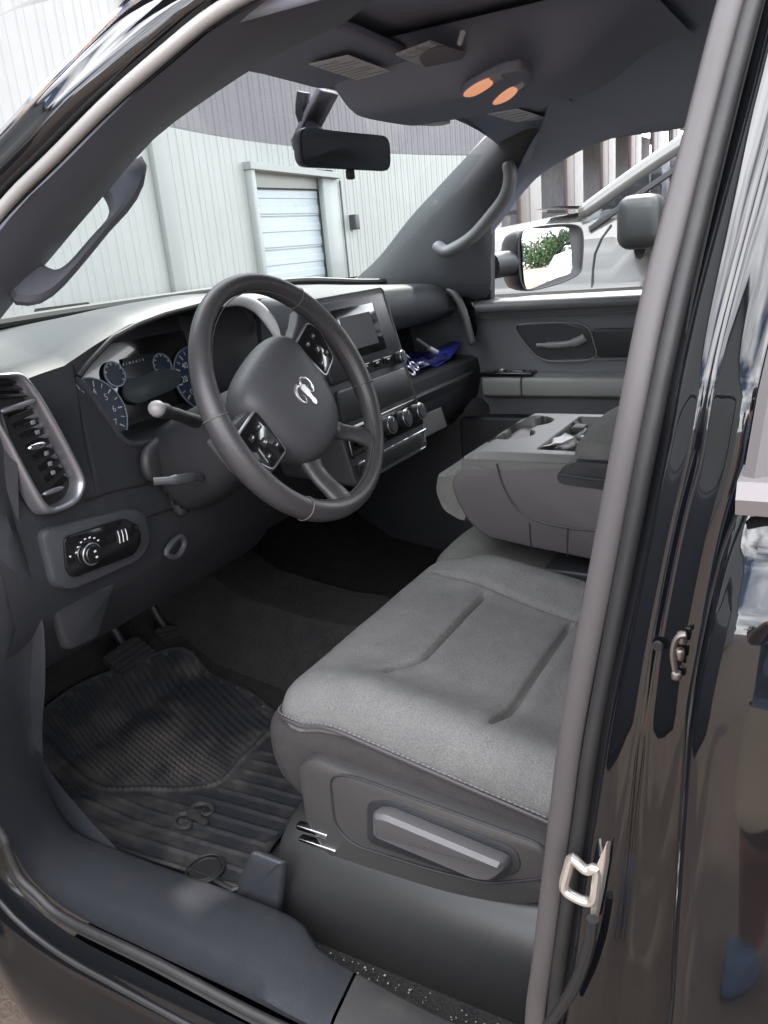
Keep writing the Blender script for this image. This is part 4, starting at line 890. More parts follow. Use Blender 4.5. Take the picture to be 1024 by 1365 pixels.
# ================================================================== passenger door
DX = .745
def px_(pts, x=DX): return [at(a, b, 'x', x) for a, b in pts]
yz = [.52, .40, .30, .2, .1, 0, -.1, -.25, -.5, -.8, -1.0]
PDM = pr('door_plastic', (.135, .139, .150), .5, bump=(700, .25))
pd = ob('passenger_door', MB().loft([[Vector((x_, y, z)) for x_, z in ((.80, 1.335), (.735, 1.336), (.715, 1.328), (.708, 1.312), (.716, 1.296), (.738, 1.288), (.745, 1.27), (.748, 1.14), (.740, 1.05), (.755, .85), (.77, .62))] for y in yz]), PDM, T, ang=50)
ob('belt_trim', MB().tube([Vector((.714, y, 1.318)) for y in yz], .016, 12, flat=1.1), pr('belt_roll', (.13, .13, .13), .36), pd)
ob('accent_line', MB().tube([Vector((.737, y, 1.290)) for y in yz], .0035, 8), pr('accent_grey', (.22, .22, .22), .35, metal=.3), pd)
rc = smooth(px_(((688, 437), (700, 432), (760, 430), (784, 437), (792, 455), (794, 476), (760, 481), (726, 479), (706, 463))), 44, closed=True)
ob('handle_recess', MB().loft([[p+Vector((-.006, 0, 0)) for p in rc], [p+Vector((-.009, 0, 0)) for p in inset(rc, .97)], [p+Vector((-.002, 0, 0)) for p in inset(rc, .91)], [p+Vector((-.0, 0, 0)) for p in inset(rc, .4)]], cu=True, cap=True), PLB, pd)
ob('recess_rim', MB().tube([p+Vector((-.007, 0, 0)) for p in rc], .0028, 8, closed=True), pr('rim_grey', (.14, .14, .145), .4), pd)
ob('pull_handle', MB().tube(smooth([p+Vector((-.014, 0, 0)) for p in px_(((718, 459), (740, 459), (762, 457), (775, 453), (783, 448)))], 20), [.006]*4+[.009]*10+[.012]*6, 12), pr('pull_grey', (.20, .20, .20), .35), pd)
ob('strap_panel', plate(MB(), rounded(px_(((790, 438), (900, 436), (900, 474), (797, 476))), .012), (-1, 0, 0), .010, .005), PLB, pd)
ob('panel_lines', MB().tube(px_(((735, 427), (790, 440), (900, 437)), DX-.006), .002, 6).tube(px_(((726, 481), (900, 477)), DX-.006), .0024, 6).tube(px_(((700, 419), (780, 414), (900, 412)), DX-.004), .0018, 6), pr('line_grey', (.13, .13, .135), .4), pd)
ar = [(.745, 1.135), (.70, 1.138), (.678, 1.132), (.672, 1.12), (.676, 1.085), (.70, 1.075), (.745, 1.07)]
ob('door_armrest', MB().loft([[Vector((x_+(.05 if y > .17 else 0), y, z-(.01 if y > .17 else 0))) for x_, z in ar] for y in (.175, .165, .1, .055)], cap=True), pr('armrest_grey', (.20, .20, .19), .42), pd, bevel=.003)
ob('door_armrest', MB().loft([[Vector((x_, y, z)) for x_, z in ar] for y in (.052, -.1, -.4, -.9)], cap=True), pr('armrest_grey', (.20, .20, .19), .42), pd, bevel=.003)
ob('window_switch', MB().rbox((.705, .10, 1.141), (.05, .15, .012), .004, 2).rbox((.70, .12, 1.148), (.03, .03, .008), .003, 2).rbox((.70, .07, 1.148), (.02, .04, .006), .003, 2), PIANO, pd)
ob('switch_chrome', MB().rbox((.70, .115, 1.153), (.018, .012, .004), .001, 2), CHR, pd)
ob('map_pocket', MB().loft([[Vector((x_, y, z)) for x_, z in ((.745, 1.02), (.70, 1.02), (.69, .98), (.70, .72), (.75, .68))] for y in (.25, .2, -.3, -.9)], cap=True), PLB, pd, bevel=.008)
ob('window_glass', MB().loft([[Vector((.775, y, 1.32)) for y in (.45, 0, -.4, -.9)], [Vector((.745, y, 1.5)) for y in (.35, 0, -.4, -.9)], [Vector((.705, y, 1.73)) for y in (-.05, -.2, -.4, -.9)]]), GLC, pd)
# passenger side mirror
MX = 1.0
mo_ = smooth([at(x_, y_, 'y', .06) for x_, y_ in ((694, 312), (705, 303), (740, 297), (772, 299), (778, 312), (777, 350), (772, 366), (745, 379), (705, 387), (693, 380), (690, 345))], 60, closed=True)
mnv = Vector((-.48, -.875, .02)).normalized(); mcc = sum(mo_, Vector())/60
mcc = at(735, 343, 'x', 1.0)
mo_ = smooth([atp(x_, y_, mcc, mnv) for x_, y_ in ((690, 315), (702, 304), (740, 298), (770, 299), (778, 312), (777, 350), (772, 366), (745, 379), (708, 388), (694, 382), (689, 345))], 60, closed=True)
hs_ = ob('door_mirror', MB().loft([[p.lerp(mcc, .75)-mnv*.13 for p in mo_], [p.lerp(mcc, .35)-mnv*.12 for p in mo_], [p.lerp(mcc, .06)-mnv*.08 for p in mo_], [p-mnv*.01 for p in mo_], [p+mnv*.004 for p in mo_], [p.lerp(mcc, .06)+mnv*.004 for p in mo_], [p.lerp(mcc, .09)-mnv*.004 for p in mo_]], cu=True, cap=True), pr('mirror_shell', (.02, .02, .023), .35), T, sub=1)
gq = smooth([atp(x_, y_, mcc+mnv*.0045, mnv) for x_, y_ in ((698, 309), (725, 305), (755, 303), (759, 312), (762, 345), (761, 363), (740, 371), (708, 385), (700, 380), (697, 345))], 40, closed=True)
ob('mirror_glass', MB().prism(gq, -mnv*.002), MIR, hs_)
ob('mirror_arm', MB().tube(smooth([at(655, 355, 'x', .80), at(672, 352, 'x', .86), at(695, 350, 'x', .95)], 10), .035, 14, flat=.8), pr('mirror_arm_black', (.03, .03, .034), .4), hs_)
# ================================================================== loose things in the cab
FM = pr('mat_rubber', (.020, .021, .025), .42, bump=(250, .3), var=(9, (.095, .085, .074), .47, .80))
# floor mat: outline from its trimmed shape, ribs in the surface
mq = [(35, 985), (62, 948), (110, 915), (170, 892), (245, 868), (285, 905), (335, 928), (378, 965), (402, 1000), (414, 1062), (404, 1092), (370, 1120), (340, 1166), (318, 1192), (275, 1172), (200, 1148), (142, 1127), (118, 1105), (85, 1055)]
def fz(y): return interp(y, [-.2, .30, .50, .78, .92], [.607, .607, .637, .807, 1.007])
def floor_at(px, py):
    p = at(px, py, 'z', .61)
    for _ in range(20): p = at(px, py, 'z', .5*p.z+.5*fz(p.y))
    return p
mo2 = [floor_at(*p) for p in mq]; mo2 = smooth(mo2, 80, closed=True)
mcx = sum(mo2, Vector())/80
xs_ = [p.x for p in mo2]; ys_ = [p.y for p in mo2]
def inside(x, y, P):
    c = False; n = len(P)
    for i in range(n):
        a, b = P[i], P[i-1]
        if (a.y > y) != (b.y > y) and x < (b.x-a.x)*(y-a.y)/(b.y-a.y)+a.x: c = not c
    return c
def edge_d(x, y, P):
    return min((Vector((x, y, 0))-Vector((p.x, p.y, 0))).length for p in P)
bl = [floor_at(*p) for p in ((60, 985), (95, 1025), (135, 1052), (200, 1053), (285, 1048), (322, 1015), (372, 965))]; bl = smooth(bl, 60)
blp = [Vector((p.x, p.y, 0)) for p in bl]
grc = floor_at(275, 1165); gx_, gy_ = grc.x, grc.y
def matz(x, y):
    b = min(blp, key=lambda p: (p.x-x)**2+(p.y-y)**2); dl_ = math.hypot(b.x-x, b.y-y)
    front = y > interp(x, [p.x for p in sorted(blp, key=lambda p: p.x)], [p.y for p in sorted(blp, key=lambda p: p.x)])
    h = 0
    if front:
        ph = x - .10*y - .28*math.sqrt((x+.40)**2+.0009) - .2*(y-.3)
        h = .0034*(.5+.5*math.cos(ph*2*math.pi/.0125))*sstep(.008, .02, dl_)
    else:
        ph = x + .06*y; q_ = math.cos(ph*2*math.pi/.030); h = .0035*sstep(.55, .95, q_)*sstep(.012, .03, dl_)
    if dl_ < .007: h += .006*(1-dl_/.007)
    ed = edge_d(x, y, mo2[::2]); h *= sstep(.004, .016, ed); h += .007*sstep(.012, .002, ed)
    return h + .0015*mnoise.noise(Vector((x*9, y*9, 0)))
mm = MB(); st_ = .0030
x0_, x1_, y0_, y1_ = min(xs_), max(xs_), min(ys_), max(ys_)
NX, NY = int((x1_-x0_)/st_)+1, int((y1_-y0_)/st_)+1
ids = {}
for i in range(NX):
    for j in range(NY):
        x, y = x0_+i*st_, y0_+j*st_
        if inside(x, y, mo2): ids[(i, j)] = len(mm.v); mm.v.append(Vector((x, y, fz(y)+.004+matz(x, y))))
for (i, j) in ids:
    q_ = [(i, j), (i+1, j), (i+1, j+1), (i, j+1)]
    if all(k in ids for k in q_): mm.f.append(tuple(ids[k] for k in q_))
fm = ob('floor_mat', mm, FM, None, ang=60); tag(fm, 'dusty black ribbed rubber mat on the driver floor in front of the seat', 'floor mat')
ob('mat_rim', MB().tube([Vector((p.x, p.y, fz(p.y)+.006)) for p in mo2], .0045, 6, closed=True), FM, fm)
gt = MB()
for r_, t_ in ((.031, .0022), (.023, .0018)): gt.tube([Vector((gx_+r_*math.cos(a), gy_+r_*.9*math.sin(a),   .6165)) for a in [2*math.pi*k/30 for k in range(30)]], t_, 6, closed=True)
gt.disc((gx_, gy_, .611), (0, 0, 1), .029, .006, 24, .024)
ob('mat_grommet', gt, RUB, fm)
e0 = floor_at(262, 1095)
ea = Vector((.96, -.27, 0)).normalized(); eb = Vector((.27, .96, 0))
emblem('mat_emblem', lambda a, b: Vector((e0.x, e0.y, .6160))+ea*a+eb*b, .036, pr('mat_emblem_rubber', (.032, .031, .031), .45), fm, Vector((0, 0, .003)))
# blue folder, pen, pouch on the passenger shelf
BLUE = pr('blue_plastic', (.035, .05, .36), .35)
NAVY = pr('navy_plastic', (.02, .022, .10), .25, bump=(40, .8, .01))
sfz = 1.194
bfp = [at(q_[0], q_[1], 'y', yy_) for q_, yy_ in zip(((566, 487), (590, 468), (616, 456), (611, 464), (600, 478), (583, 489)), (.25, .25, .25, .235, .232, .232))]
b_o = ob('blue_folder', MB().prism(bfp, (.02, .035, .004)), BLUE, None, bevel=.002); tag(b_o, 'bright blue plastic folder leaning on the passenger dash shelf', 'folder')
rr_ = []
for i in range(13):
    rr_.append([Vector((.40+.018*i, y, sfz+.006+.028*max(0, mnoise.noise(Vector((i*.45, j*.5, 3)))+.35)*(1 if 0 < j < 7 else .1))) for j, y in enumerate((.225, .245, .265, .29, .31, .335, .36, .385))])
po_ = ob('plastic_pouch', MB().loft(rr_), NAVY, None, sub=2, solid=.002); tag(po_, 'crumpled dark blue plastic pouch lying on the passenger dash shelf', 'pouch')
pe = MB().tube([at(556, 452, 'y', .315), at(577, 467, 'y', .27)], .0045, 8)
pen = ob('pen', pe, pr('pen_grey', (.35, .36, .42), .3), None); tag(pen, 'grey pen sticking up out of the blue pouch on the shelf', 'pen')
ob('pen_cap', MB().tube([at(572, 464, 'y', .275), at(583, 470, 'y', .26)], .007, 8), pr('pen_cap_white', (.6, .62, .68), .3), pen)
KEYM = pr('key_steel', (.65, .67, .75), .25, metal=.7)
kyo = ob('key_ring', MB().rbox(at(560, 484, 'z', sfz+.018), (.03, .012, .008), .003, 2), KEYM, None); tag(kyo, 'small shiny key ring and fob beside the blue pouch on the shelf', 'keys')
for x_, y_ in ((543, 478), (552, 488), (547, 494)):
    c = at(x_, y_, 'z', sfz+.016); ob('ring', MB().tube([c+Vector((.012*math.cos(a), .012*math.sin(a)*.8, .010*math.sin(a))) for a in [k*2*math.pi/16 for k in range(16)]], .0028, 6, closed=True), KEYM, kyo)
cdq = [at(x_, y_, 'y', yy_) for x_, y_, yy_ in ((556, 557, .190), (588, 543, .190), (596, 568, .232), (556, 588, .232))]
cdo = ob('grey_patch', MB().prism(cdq, (0, .002, 0)), pr('patch_grey', (.42, .42, .43), .6), None); tag(cdo, 'pale grey card under the passenger side of the dash', 'patch')  # thin flat pale grey piece below the passenger dash
# crumpled receipt on the tray
rr_ = []
c0 = at(742, 592, 'z', TZ-.01)
for i in range(9):
    rr_.append([Vector((c0.x-.05+.0115*i+.006*mnoise.noise(Vector((i, j, 9))), c0.y+.030-.011*j, TZ-.014+.004+.018*abs(mnoise.noise(Vector((i*.55, j*.6, 5))))+.022*sstep(3, 0, i)*(j/7))) for j in range(8)])
rc_o = ob('paper_receipt', MB().loft(rr_), WHITE, None, ang=25, solid=.0006); tag(rc_o, 'crumpled white paper receipt in the tray behind the cup holders', 'receipt')
blk = MB().tube(smooth([at(x_, y_, 'z', TZ-.006) for x_, y_ in ((748, 560), (768, 566), (780, 575), (770, 585), (790, 590))], 16), .006, 8).rbox(at(772, 572, 'z', TZ-.004), (.035, .025, .014), .004, 2)
bo_ = ob('charging_cable', blk, RUB, None); tag(bo_, 'black cable and plug lying in the tray by the receipt', 'cable')
# grit on the carpet beside the sill
gr = MB(); random.seed(3)
for k in range(90):
    y = random.uniform(-.46, -.08); x = random.uniform(-.727, -.697); s_ = random.uniform(.0004, .0012); gr.rbox((x, y, .6035+s_*.5), (s_*random.uniform(.8, 3), s_*random.uniform(.8, 3), s_), s_*.2, 1, mat=Matrix.Rotation(random.random()*3, 4, 'Z'))
go_ = ob('floor_grit', gr, pr('grit_pale', (.35, .32, .28), .8), None); go_['kind'] = 'stuff'
# ================================================================== rest of the cab shell and the body
ob('firewall', MB().loft([[Vector((x_, y, z)) for x_ in (-.80, 0, .80)] for y, z in ((.50, .60), (.80, .80), (.95, 1.0), (.95, 1.30), (.60, 1.42))]), CARP, T)
ob('passenger_side_wall', MB().loft([[Vector((.78, y, z)) for y in (-1.6, .2, .6, 1.0)] for z in (.45, .8, 1.1, 1.33)]), CARP, T)
ob('kick_panel', MB().loft([[Vector((x_, y, z)) for z in (.60, .75, .92, 1.07)] for x_, y in ((.745, .17), (.705, .20), (.69, .30), (.68, .60), (.70, .95))]), PLB, T, sub=1)
ob('driver_side_wall', MB().loft([[Vector((-.80, y, z)) for y in (.46, .7, 1.0)] for z in (.45, .8, 1.1, 1.36)]), PLB, T)
def bodyrow(y, w, zt, zb=.5): return [Vector((x_*w, y, z)) for x_, z in ((-.93, zb), (-.985, zb+.2), (-1.0, zt-.28), (-.98, zt-.12), (-.90, zt-.02), (-.5, zt+.02), (0, zt+.035), (.5, zt+.02), (.90, zt-.02), (.98, zt-.12), (1.0, zt-.28), (.985, zb+.2), (.93, zb))]
ob('hood', MB().loft([bodyrow(y, w_, z) for y, w_, z in ((.72, .99, 1.33), (1.2, 1.0, 1.30), (1.8, .99, 1.25), (2.25, .95, 1.17), (2.42, .88, 1.02), (2.45, .85, .8))]), PAINT, T, sub=1)
ob('cowl', MB().loft([[Vector((x_*1.3, wsy(x_, 1.36)+dy, z)) for x_ in wx] for dy, z in ((-.06, 1.30), (.0, 1.325), (.12, 1.33), (.3, 1.30))]), RUB, T)
ob('cargo_bed', MB().loft([bodyrow(y, 1.0, 1.34) for y in (-1.75, -2.6, -3.3, -3.6)], cap=True), PAINT, T)
ob('passenger_body_side', MB().loft([[Vector((x_, y, z)) for x_, z in ((.93, .5), (.985, .75), (1.0, 1.08), (.98, 1.27), (.80, 1.325))] for y in (.72, 0, -.8, -1.75)]), PAINT, T)
def wheel(par, c, nm='wheel'):
    o = ob(nm, MB().tube([Vector(c)+Vector((0, math.cos(a)*.31, math.sin(a)*.31)) for a in [k*2*math.pi/36 for k in range(36)]], .085, 12, closed=True, flat=1.3), RUB, par, sub=1)
    ob('rim', MB().disc(Vector(c)+Vector((-.07, 0, 0)), (-1, 0, 0), .235, .03, 28, .2), SILV, o)
for c in ((-.86, 1.42, .40), (.86, 1.42, .40), (-.86, -2.25, .40), (.86, -2.25, .40)): wheel(T, c)
# the driver's door, swung wide open
TH = rad(68); HX = Vector((-.955, .52, 0)); DV = Vector((-math.sin(TH), -math.cos(TH), 0)); DN = Vector((math.cos(TH), -math.sin(TH), 0))   # DN: towards the cab side
def dp(u, z, n=0): return HX+DV*u+DN*n+Vector((0, 0, z))
oq = [(0.03, .50), (0.0, .80), (0.0, 1.30), (.08, 1.335), (1.10, 1.345), (1.13, 1.25), (1.10, .62), (1.02, .50)]
od = ob('driver_door', plate(MB(), [dp(u, z, -.02) for u, z in oq], -DN, .10, .03), PAINT, T)
ob('inner_panel', plate(MB(), [dp(u, z, -.02) for u, z in [(.06, .56), (.04, .8), (.04, 1.28), (.1, 1.335), (1.05, 1.34), (1.07, 1.2), (1.04, .64), (.98, .56)]], DN, .06, .03), PLT, od)
ob('window_frame', MB().tube(smooth([dp(.10, 1.34, -.04), dp(.22, 1.44, -.03), dp(.52, 1.64, .02), dp(.75, 1.70, .04), dp(1.0, 1.71, .04), dp(1.06, 1.66, .035), dp(1.10, 1.34, -.04)], 40), .022, 8), PAINT, od)
ob('window_glass', MB().loft([[dp(.12, 1.34, -.04), dp(1.08, 1.34, -.04)], [dp(.24, 1.44, -.02), dp(1.07, 1.5, 0)], [dp(.52, 1.63, .02), dp(1.05, 1.65, .03)], [dp(.75, 1.69, .04), dp(1.0, 1.70, .04)]]), GLC, od)
# ================================================================== the beige pickup parked alongside
BEI = pr('beige_paint', (.125, .123, .113), .25, metal=.2, coat=.8); BLK2 = pr('black_trim', (.03, .03, .032), .5)
def make_truck(name, label, paint):
    t = empty(name, (3.0, -1.2, 0), label, 'pickup truck', 'pickup trucks parked around the lot')
    def row(y, zt, w_=1.0): return [Vector((3.0+x_*w_, y, z)) for x_, z in ((-.90, .50), (-.97, .72), (-1.0, 1.05), (-1.0, 1.26), (-.985, 1.285), (-.97, zt-.10), (-.92, zt-.03), (-.80, zt), (-.4, zt+.02), (0, zt+.03), (.4, zt+.02), (.80, zt), (.92, zt-.03), (.97, zt-.10), (.985, 1.285), (1.0, 1.26), (1.0, 1.05), (.97, .72), (.90, .50))]
    ob('body', MB().loft([row(y, z, w_) for y, z, w_ in ((1.32, 1.22, .86), (1.28, 1.36, .92), (1.15, 1.45, .97), (.85, 1.515, .99), (.5, 1.55, 1.0), (.15, 1.555, 1.0), (.0, 1.50, 1.0), (-.3, 1.46, 1.0), (-2.2, 1.47, 1.0), (-2.25, 1.47, 1.0), (-4.0, 1.47, 1.0), (-4.05, 1.4, .97))], cap=True), paint, t, ang=28)
    # cab: pillars, roof, glass
    sec = [(.30, 1.545, .93), (-.02, 1.74, .84), (-.40, 1.93, .755), (-.62, 1.985, .73), (-1.2, 2.0, .73), (-1.85, 1.97, .73), (-2.1, 1.9, .75), (-2.22, 1.47, .90)]
    L_ = [Vector((3.0-w_, y, z)) for y, z, w_ in sec]; R_ = [Vector((3.0+w_, y, z)) for y, z, w_ in sec]
    ob('roof', MB().loft([[l, l.lerp(r, .08)+Vector((0, 0, .03)), l.lerp(r, .5)+Vector((0, 0, .055)), l.lerp(r, .92)+Vector((0, 0, .03)), r] for l, r in zip(L_[2:7], R_[2:7])]), paint, t, sub=1)
    for P, s in ((L_, -1), (R_, 1)):
        ob('pillar', MB().tube(smooth(P, 40), .032, 10, flat=.8), paint, t, sub=1)
        ob('window_seal', MB().tube(smooth([p+Vector((s*.022, -.055, -.055)) for p in P[:-1]], 40), .012, 6), BLK2, t)
        ob('side_glass', MB().loft([[Vector((p.x, p.y-.02, 1.40)), Vector((p.x*.0+p.x, p.y-.02, p.z-.02))] for p in P]), GLD, t)
        ob('door_pillar', MB().prism([Vector((3+s*.93, -1.0, 1.42)), Vector((3+s*.93, -1.16, 1.42)), Vector((3+s*.76, -1.14, 1.94)), Vector((3+s*.76, -1.03, 1.94))], (s*.012, 0, 0)), BLK2, t)
        ob('belt_seal', MB().tube([Vector((3+s*.972, .1, 1.425)), Vector((3+s*.972, -2.15, 1.435))], .014, 6), BLK2, t)
        m = MB(); X = 3+s*1.002
        for pts in ([(.235, .62), (.225, 1.26), (.215, 1.40), (.16, 1.50)], [(-1.08, .56), (-1.08, 1.42)], [(-2.2, .56), (-2.2, 1.44)]):
            m.tube([Vector((3+s*(interp(z, [.5, .72, 1.05, 1.26, 1.285, 1.45, 1.52], [.90, .97, 1.0, 1.0, .985, .972, .93])+.001), y, z)) for y, z in (smooth([Vector((0, a, b)) for a, b in pts], 16) and [(v_.y, v_.z) for v_ in smooth([Vector((0, a, b)) for a, b in pts], 16)])], .0045, 6)
        ob('door_gap', m, BLK2, t)
        ob('door_handle', MB().rbox((3+s*1.0, -.85, 1.20), (.05, .2, .035), .012, 2), paint, t)
        # mirror
        mm_ = ob('door_mirror', MB().rbox((3+s*1.13, .0, 1.50), (.19, .16, .19), .05, 4), pr('mirror_dark', (.022, .024, .024), .4), t)
        ob('mirror_arm', MB().tube([Vector((3+s*.95, .02, 1.42)), Vector((3+s*1.12, .01, 1.40))], .035, 8, flat=.6), BLK2, mm_)
        ob('lower_cladding', MB().prism([Vector((3+s*.955, 1.0, .55)), Vector((3+s*.955, -1.9, .55)), Vector((3+s*.985, -1.9, .68)), Vector((3+s*.985, 1.0, .68))], (s*.01, 0, 0)), BLK2, t)
    ob('windshield', MB().loft([[L_[0], R_[0]], [L_[1].lerp(L_[1], 1)+Vector((.02, .02, 0)), R_[1]+Vector((-.02, .02, 0))], [L_[2]+Vector((.03, .02, 0)), R_[2]+Vector((-.03, .02, 0))]]), GLD, t)
    ob('wiper_cowl', MB().loft([[Vector((3+x_, y, z)) for x_ in (-.88, -.4, 0, .4, .88)] for y, z in ((.50, 1.588), (.40, 1.594), (.30, 1.585))]), BLK2, t)
    ob('windshield_back', MB().loft([[L_[6]+Vector((.02, 0, 0)), R_[6]+Vector((-.02, 0, 0))], [L_[7], R_[7]]]), GLD, t)
    ob('interior', MB().rbox((3, -.9, 1.35), (1.6, 2.2, .3), .05, 2).rbox((2.6, -.75, 1.55), (.5, .15, .7), .06, 2).rbox((3.4, -.75, 1.55), (.5, .15, .7), .06, 2), BLK2, t)
    ob('grille', MB().rbox((3, 1.30, 1.10), (1.3, .06, .30), .03, 2), BLK2, t)
    for s in (-1, 1): ob('headlight', MB().rbox((3+s*.70, 1.26, 1.14), (.28, .10, .18), .03, 2), LENSW, t)
    ob('bumper', MB().rbox((3, 1.33, .66), (1.75, .16, .26), .05, 3), SILV, t)
    for c in ((2.12, .74, .40), (3.88, .74, .40), (2.12, -3.0, .40), (3.88, -3.0, .40)): wheel(t, c)
    return t
NT = make_truck('pickup_truck', 'beige pickup truck parked right beside the black truck, seen through its passenger window', BEI)
def copy_tree(o, parent=None):
    c = o.copy(); COL.objects.link(c)
    if parent: c.parent = parent
    for ch in [q_ for q_ in bpy.data.objects if q_.parent is o]: copy_tree(ch, c)
    return c
N2 = copy_tree(NT); N2.location = (11.2, -44, 0); N2.rotation_euler = (0, 0, rad(8)); N2['label'] = 'far pale pickup truck on the lot, showing only in the side mirror below the trees'
# ================================================================== trees far behind, seen in the mirrors
LEAF = [pr('leaf_green', (.055, .10, .035), .7), pr('leaf_dark', (.035, .065, .028), .7)]; BARK = pr('bark', (.10, .075, .055), .9)
def tree(x, y, h, r, kind, label):
    t = empty('tree', (x, y, 0), label, 'tree', 'trees along the far edge of the lot'); rnd = random.Random(int(x*13+y*7))
    tr_ = MB().tube(smooth([(x, y, 0), (x+.1, y, h*.3), (x-.1, y+.1, h*.6), (x, y, h*.85)], 10), [.26-.02*k for k in range(10)], 8)
    for k in range(6):
        a = rnd.random()*6.3; z = h*(.35+.08*k); tr_.tube([(x, y, z), (x+math.cos(a)*r*.7, y+math.sin(a)*r*.7, z+h*.15)], [.09, .03], 6)
    ob('trunk', tr_, BARK, t)
    m = MB()
    cl_ = [(rnd.uniform(-.6, .6)*r, rnd.uniform(-.6, .6)*r, h*rnd.uniform(.16, .9), rnd.uniform(.35, .6)*r) for k in range(20)]
    for k in range(2600):
        c = rnd.choice(cl_); d = Vector((rnd.gauss(0, 1), rnd.gauss(0, 1), rnd.gauss(0, .8))).normalized()*c[3]*rnd.random()**.4
        p = Vector((x+c[0], y+c[1], c[2]))+d; u = Vector((rnd.gauss(0, 1), rnd.gauss(0, 1), rnd.gauss(0, 1))).normalized()*rnd.uniform(.14, .30); v_ = u.orthogonal()
        m.add([p-u, p+v_*.5, p+u, p-v_*.5], [(0, 1, 2, 3)])
    ob('crown', m, LEAF[kind], t)
for k, (x, y, h, r) in enumerate(((20, -150, 5, 3.2), (24.5, -153, 6.5, 3.5), (29, -150, 5.2, 3.2), (33.5, -154, 6.8, 3.6), (38, -150, 5.5, 3.4), (42.5, -153, 6.2, 3.4), (47, -150, 5.2, 3.2), (51.5, -154, 6.5, 3.5), (-60, -44, 9, 4), (-66, -30, 8, 3.8), (-63, -16, 10, 4.2), (-68, -2, 8.5, 4), (-62, 12, 9.5, 4), (-66, 26, 8.5, 4))):
    tree(x, y, h, r, k % 2, 'leafy green tree at the far edge of the lot behind the truck, only in reflections')
# ================================================================== the person taking the picture, standing behind the camera (shows in the door's gloss)
PE = empty('person', (-1.95, -.72, 0), 'person in tan shorts and blue shirt holding up a phone, mirrored in the rear door', 'person')
SKIN = pr('skin', (.50, .29, .21), .5); SHIRT = pr('blue_shirt', (.10, .14, .24), .9, var=(30, (.20, .23, .32), .45, .6)); SHORT = pr('tan_shorts', (.45, .38, .30), .9, bump=(60, .4, .004)); SHOE = pr('blue_shoe', (.12, .17, .26), .7); HAIR = pr('brown_hair', (.05, .03, .02), .7)
PF = Vector((math.sin(rad(78)), math.cos(rad(78)), 0)); PR_ = Vector((PF.y, -PF.x, 0))      # facing the truck; PR_ = the person's right
PO = Vector((-1.95, -.72, 0))
def pp_(f, r, z): return PO+PF*f+PR_*r+Vector((0, 0, z))
def skin(name, chains, mat, par, sub=2):
    V_, E_, R_ = [], [], []
    key = {}
    for ch in chains:
        prev = None
        for p, r in ch:
            k = tuple(round(q_, 4) for q_ in p)
            if k not in key: key[k] = len(V_); V_.append(tuple(p)); R_.append(r)
            if prev is not None: E_.append((prev, key[k]))
            prev = key[k]
    me = bpy.data.meshes.new(name); me.from_pydata(V_, E_, []); me.materials.append(mat)
    o = bpy.data.objects.new(name, me); COL.objects.link(o); o.parent = par
    if par.type == 'EMPTY': o.matrix_parent_inverse = Matrix.Translation(-par.location)
    m = o.modifiers.new('skin', 'SKIN'); m.use_smooth_shade = True
    if not me.skin_vertices: 
        bm = bmesh.new(); bm.from_mesh(me); bm.verts.layers.skin.verify(); bm.to_mesh(me); bm.free()
    for i, r in enumerate(R_):
        sv = me.skin_vertices[0].data[i]; sv.radius = (r, r) if not isinstance(r, tuple) else r; sv.use_root = (i == 0)
    u = o.modifiers.new('sub', 'SUBSURF'); u.levels = sub; u.render_levels = sub
    return o
pel, wai, che, nec, hd0, hd1 = pp_(0, 0, .93), pp_(.0, 0, 1.08), pp_(.0, 0, 1.32), pp_(.03, 0, 1.47), pp_(.06, 0, 1.58), pp_(.06, 0, 1.70)
phone = CAM - FW*.02
ch = [[(pel, .13), (wai, .125), (che, .14), (nec, .055), (hd0, .075), (hd1, .085)]]
for s in (1, -1):
    sh = pp_(.0, s*.19, 1.41); hand = phone+RT*(s*.075)-FW*.01+UP*(-.03); el = (sh+hand)/2+Vector((0, 0, -.17))+PR_*(s*.07)
    ch.append([(che, .14), (sh, .055), (el, .042), (hand-(hand-el).normalized()*.06, .028)])
    hip, kn, an, toe = pp_(0, s*.10, .86), pp_(.03, s*.12, .49), pp_(-.02, s*.13, .085), pp_(.13, s*.15, .045)
    ch.append([(pel, .13), (hip, .088), (pp_(.02, s*.11, .66), .075), (kn, .055), (pp_(-.02, s*.125, .34), .058), (an, .037), (toe, .032)])
body = skin('body', ch, SKIN, PE)
def ringrow(c, a, b, n=28): return [c+PR_*(a*math.cos(2*math.pi*k/n))+PF*(b*math.sin(2*math.pi*k/n)) for k in range(n)]
ob('shirt', MB().loft([ringrow(pp_(0, 0, z), a, b) for z, a, b in ((.86, .185, .145), (.90, .19, .15), (1.05, .175, .14), (1.25, .20, .15), (1.38, .215, .13), (1.45, .13, .09), (1.47, .07, .065))], cu=True), SHIRT, PE, sub=1)
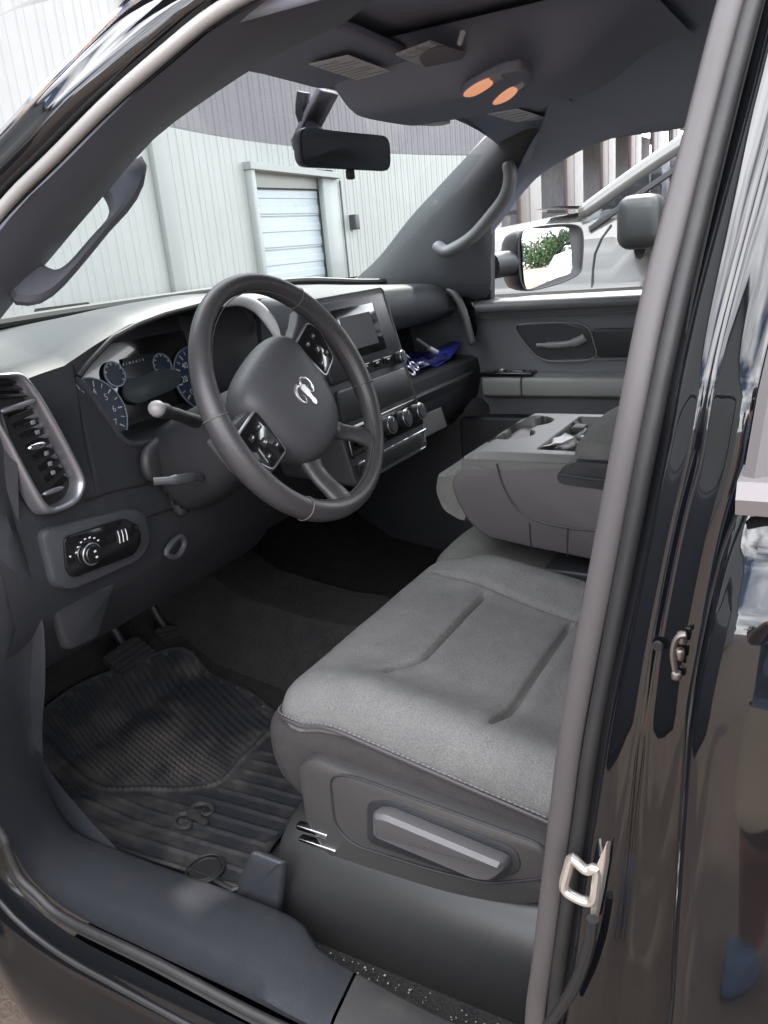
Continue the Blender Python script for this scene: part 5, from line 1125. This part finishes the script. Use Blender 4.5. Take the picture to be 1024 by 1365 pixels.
for s in (1, -1):
    sh = pp_(.0, s*.17, 1.40); hand = phone+RT*(s*.075); el = (sh+hand)/2+Vector((0, 0, -.17))+PR_*(s*.07); q_ = sh.lerp(el, .75)
    ob('sleeve', MB().tube([sh, sh.lerp(el, .4), q_], [.075, .068, .072], 14, cap=False), SHIRT, PE)
    ob('shorts_leg', MB().loft([ringrow(pp_(0, s*.085, .95), .115, .135), ringrow(pp_(0.01, s*.10, .80), .112, .125), ringrow(pp_(.02, s*.115, .62), .108, .115), [p+Vector((0, 0, .012*math.sin(i*1.7))) for i, p in enumerate(ringrow(pp_(.03, s*.12, .50), .112, .118))]], cu=True), SHORT, PE, sub=1)
    ob('shoe', MB().loft([ringrow(pp_(.06, s*.14, z), a, b, 20) for z, a, b in ((.0, .052, .145), (.03, .054, .148), (.06, .048, .13), (.10, .042, .075), (.12, .040, .055))], cu=True, cap=True), SHOE, PE, sub=1)
    ob('eye', MB().disc(pp_(.137, s*.032, 1.665), PF, .010, .004, 12, .006), RUB, PE)
    # hand: palm with five fingers closing on the phone's edge
    hand = phone+RT*(s*.075)-FW*.012+UP*(-.03); fc = [[(hand-UP*.03-FW*.01, .016), (hand, .022), (hand+UP*.03, .018)]]
    for k in range(4):
        b0 = hand+UP*(.032-.018*k)-FW*.004; L__ = (.9, 1.0, .95, .75)[k]
        fc.append([(hand+UP*.0, .022), (b0+RT*(s*.006), .009), (b0+FW*.022+RT*(s*.008)*L__, .0085), (b0+FW*.026*L__-RT*(s*.012), .008)])
    fc.append([(hand, .022), (hand+UP*.025-FW*.014-RT*(s*.012), .010), (hand+UP*.04-FW*.014-RT*(s*.032), .009)])
    skin('hand', fc, SKIN, PE)
ob('nose', MB().rbox(pp_(.145, 0, 1.635), (.03, .03, .045), .012, 2), SKIN, PE)
ob('mouth', MB().rbox(pp_(.138, 0, 1.595), (.012, .05, .010), .004, 2), pr('lips', (.40, .16, .14), .5), PE)
ob('hair', MB().rbox(pp_(.035, 0, 1.725), (.21, .20, .15), .07, 4), HAIR, PE)
PHN = MB().rbox((0, 0, 0), (.155, .075, .008), .004, 2, mat=Matrix.Translation(CAM-FW*.03-RT*.0-UP*.012) @ M3.to_4x4())
pho = ob('phone', PHN, PIANO, None); tag(pho, 'black phone held up level in both hands of the person by the doorway', 'phone')
